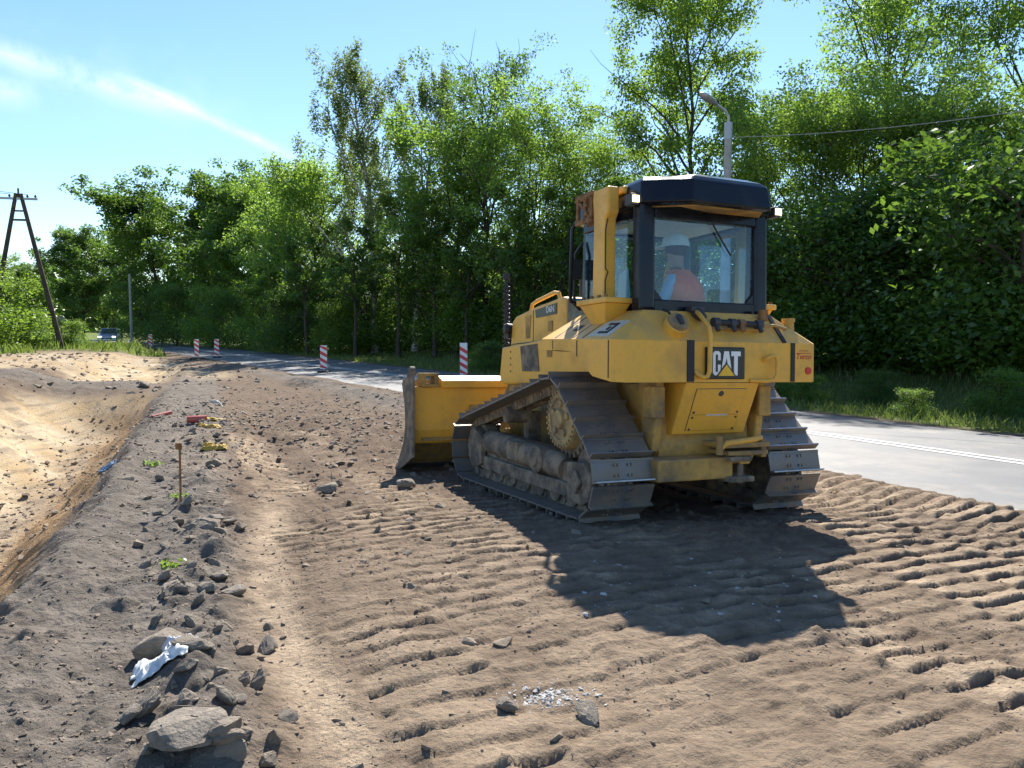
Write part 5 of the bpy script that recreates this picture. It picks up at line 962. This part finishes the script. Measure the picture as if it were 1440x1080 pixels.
def f_spoil(g): u_, v_ = g.normal(8.5, 3.6), g.normal(2.4, 2.3); return ORG[0] + fw[0] * u_ + lf[0] * v_, ORG[1] + fw[1] * u_ + lf[1] * v_
def f_ditch(g): p = DD * g.uniform(6, 22) + DN * g.normal(-2.7, .4); return p[0], p[1]
scatter('soil_clods', 16000, f_work, .003, .018, M['clod'], 'crumbs of dark soil scattered over the crawler marks', 1)
scatter('bank_clods', 7000, f_berm, .004, .030, M['clod'], 'crumbs and pebbles on the grey bank', 2)
scatter('spoil_clods', 6500, f_spoil, .010, .085, M['clod'], 'rough clods of turned soil beyond the blade', 3)
def f_pit(g): p = DD * g.uniform(22, 46) + DN * g.uniform(-9, 1.5); return p[0], p[1]
scatter('pit_clods', 1800, f_pit, .02, .16, M['clod'], 'dark clods on the rough sandy ground past the ditch end', 14)
scatter('ditch_clods', 700, f_ditch, .02, .09, M['clod'], 'dark clods lying in the sandy ditch bottom', 4)
M['gravel'] = plain('pale_gravel', (0.52, 0.50, 0.47), 0.9, var=0.4, scale=30)
def f_gravel(g): x, y = gpt(775 + g.normal(0, 32), 985 + g.normal(0, 8)); return x, y
scatter('gravel_patch', 260, f_gravel, .006, .022, M['gravel'], 'pale crushed stone spilled between the crawler marks', 5)
def f_scrap(g): x, y = gpt(g.uniform(820, 1150), g.uniform(770, 880)); return x, y
scatter('pale_scraps', 60, f_scrap, .008, .03, M['gravel'], 'pale chips of rubble lying in the bulldozer shadow', 6)
def sheet(px, py, w_, d_, hgt, mat, name, label, seed, cat='plastic sheet', rz=0.3):
    n = 26; a, b = np.meshgrid(np.linspace(-1, 1, n), np.linspace(-1, 1, n)); x0, y0 = gpt(px, py)
    rr = 1 + 0.25 * fbm(a * 1.5, b * 1.5, 2, seed); lx = a * w_ * rr; ly = b * d_ * rr; c, s_ = math.cos(rz), math.sin(rz); X_ = x0 + lx * c - ly * s_; Y_ = y0 + lx * s_ + ly * c
    cr = 1 - np.abs(fbm(a * 2.2 + 3, b * 2.2, 3, seed + 1)) * 2; edge_ = np.clip(1.15 - np.maximum(np.abs(a), np.abs(b)), 0, 1); Z_ = terrain(X_, Y_)[0] + 0.012 + hgt * np.clip(cr, 0, 1) * np.clip(edge_ * 2, 0.1, 1)
    i = np.arange(n * n).reshape(n, n); F_ = np.stack([i[:-1, :-1], i[:-1, 1:], i[1:, 1:], i[1:, :-1]], -1).reshape(-1, 4)
    o = np_mesh(name, np.stack([X_.ravel() - x0, Y_.ravel() - y0, Z_.ravel() - gz(x0, y0)], -1), F_, mat, smooth=True); o.location = (x0, y0, gz(x0, y0)); so = o.modifiers.new('solid', 'SOLIDIFY'); so.thickness = 0.004; tag(o, label, cat)
sheet(226, 945, .125, .11, .05, plain('white_plastic', (0.72, 0.72, 0.70), 0.45, var=0.2), 'plastic_sheet', 'crumpled white plastic sheet half buried among the stones', 5)
sheet(258, 925, .10, .07, .07, plain('grey_plastic', (0.40, 0.44, 0.50), 0.4, var=0.3), 'plastic_scrap', 'crumpled grey blue plastic scrap beside the white sheet', 9, 'plastic scrap')
sheet(150, 634, .10, .07, .04, plain('blue_plastic', (0.14, 0.24, 0.36), 0.6), 'plastic_scrap', 'blue plastic scrap on the sandy ditch slope', 13, 'plastic scrap')
yd = plain('yellow_debris', (0.55, 0.36, 0.06), 0.7, var=0.4)
for px, py, w_, lb_ in ((302, 598, .20, 'crumpled yellow foil beside the red pipe piece'), (294, 608, .16, 'torn yellow foil in front of the red pipe piece'), (302, 633, .17, 'orange yellow foil scrap near the metal stake'), (303, 571, .13, 'pale cream foil scrap at the far end of the rubble row')):
    sheet(px, py, w_, w_ * .5, .07, yd if 'cream' not in lb_ else M['panel_white'], 'foil_scrap', lb_, int(px + py), 'foil scrap')
M['pipe'] = plain('red_plastic_pipe', (0.48, 0.11, 0.08), 0.5)
def pipe(px, py, L, r, ang, tilt, label):
    x, y = gpt(px, py); z = gz(x, y) + r * .8; d = Vector((math.cos(ang) * math.cos(tilt), math.sin(ang) * math.cos(tilt), math.sin(tilt))); c = Vector((x, y, z)); prof = [(-L / 2, r), (L / 2, r)]
    q = MB(); n = 18; a0 = d.orthogonal().normalized(); b0 = d.cross(a0); rings = []
    for t_, rr in ((-L / 2, r), (L / 2, r), (L / 2, r * .86), (-L / 2, r * .86), (-L / 2, r)): rings.append([d * t_ + (a0 * math.cos(2 * math.pi * k / n) + b0 * math.sin(2 * math.pi * k / n)) * rr for k in range(n)])
    o = q.loft(rings, cap=False).build('pipe_piece', M['pipe'], smooth=True); o.location = c; tag(o, label, 'pipe')
pipe(228, 592, .36, .035, 0.9, 0.15, 'thin red plastic pipe piece lying on the ditch rim'); pipe(277, 600, .30, .06, 0.15, 0.02, 'short thick red plastic pipe piece beside the yellow foil')
x, y = gpt(254, 716); z = gz(x, y); sk_ = empty('stake', (x, y, z)); tag(sk_, 'thin rusty metal stake standing upright in the grey bank', 'stake'); MB().tube([(0, 0, -.15), (0.01, 0, .55)], .011, 8).build('rod', M['rust'], sk_); MB().box(-0.03, 0.03, -.004, .004, .50, .56).build('tip', M['rust'], sk_)
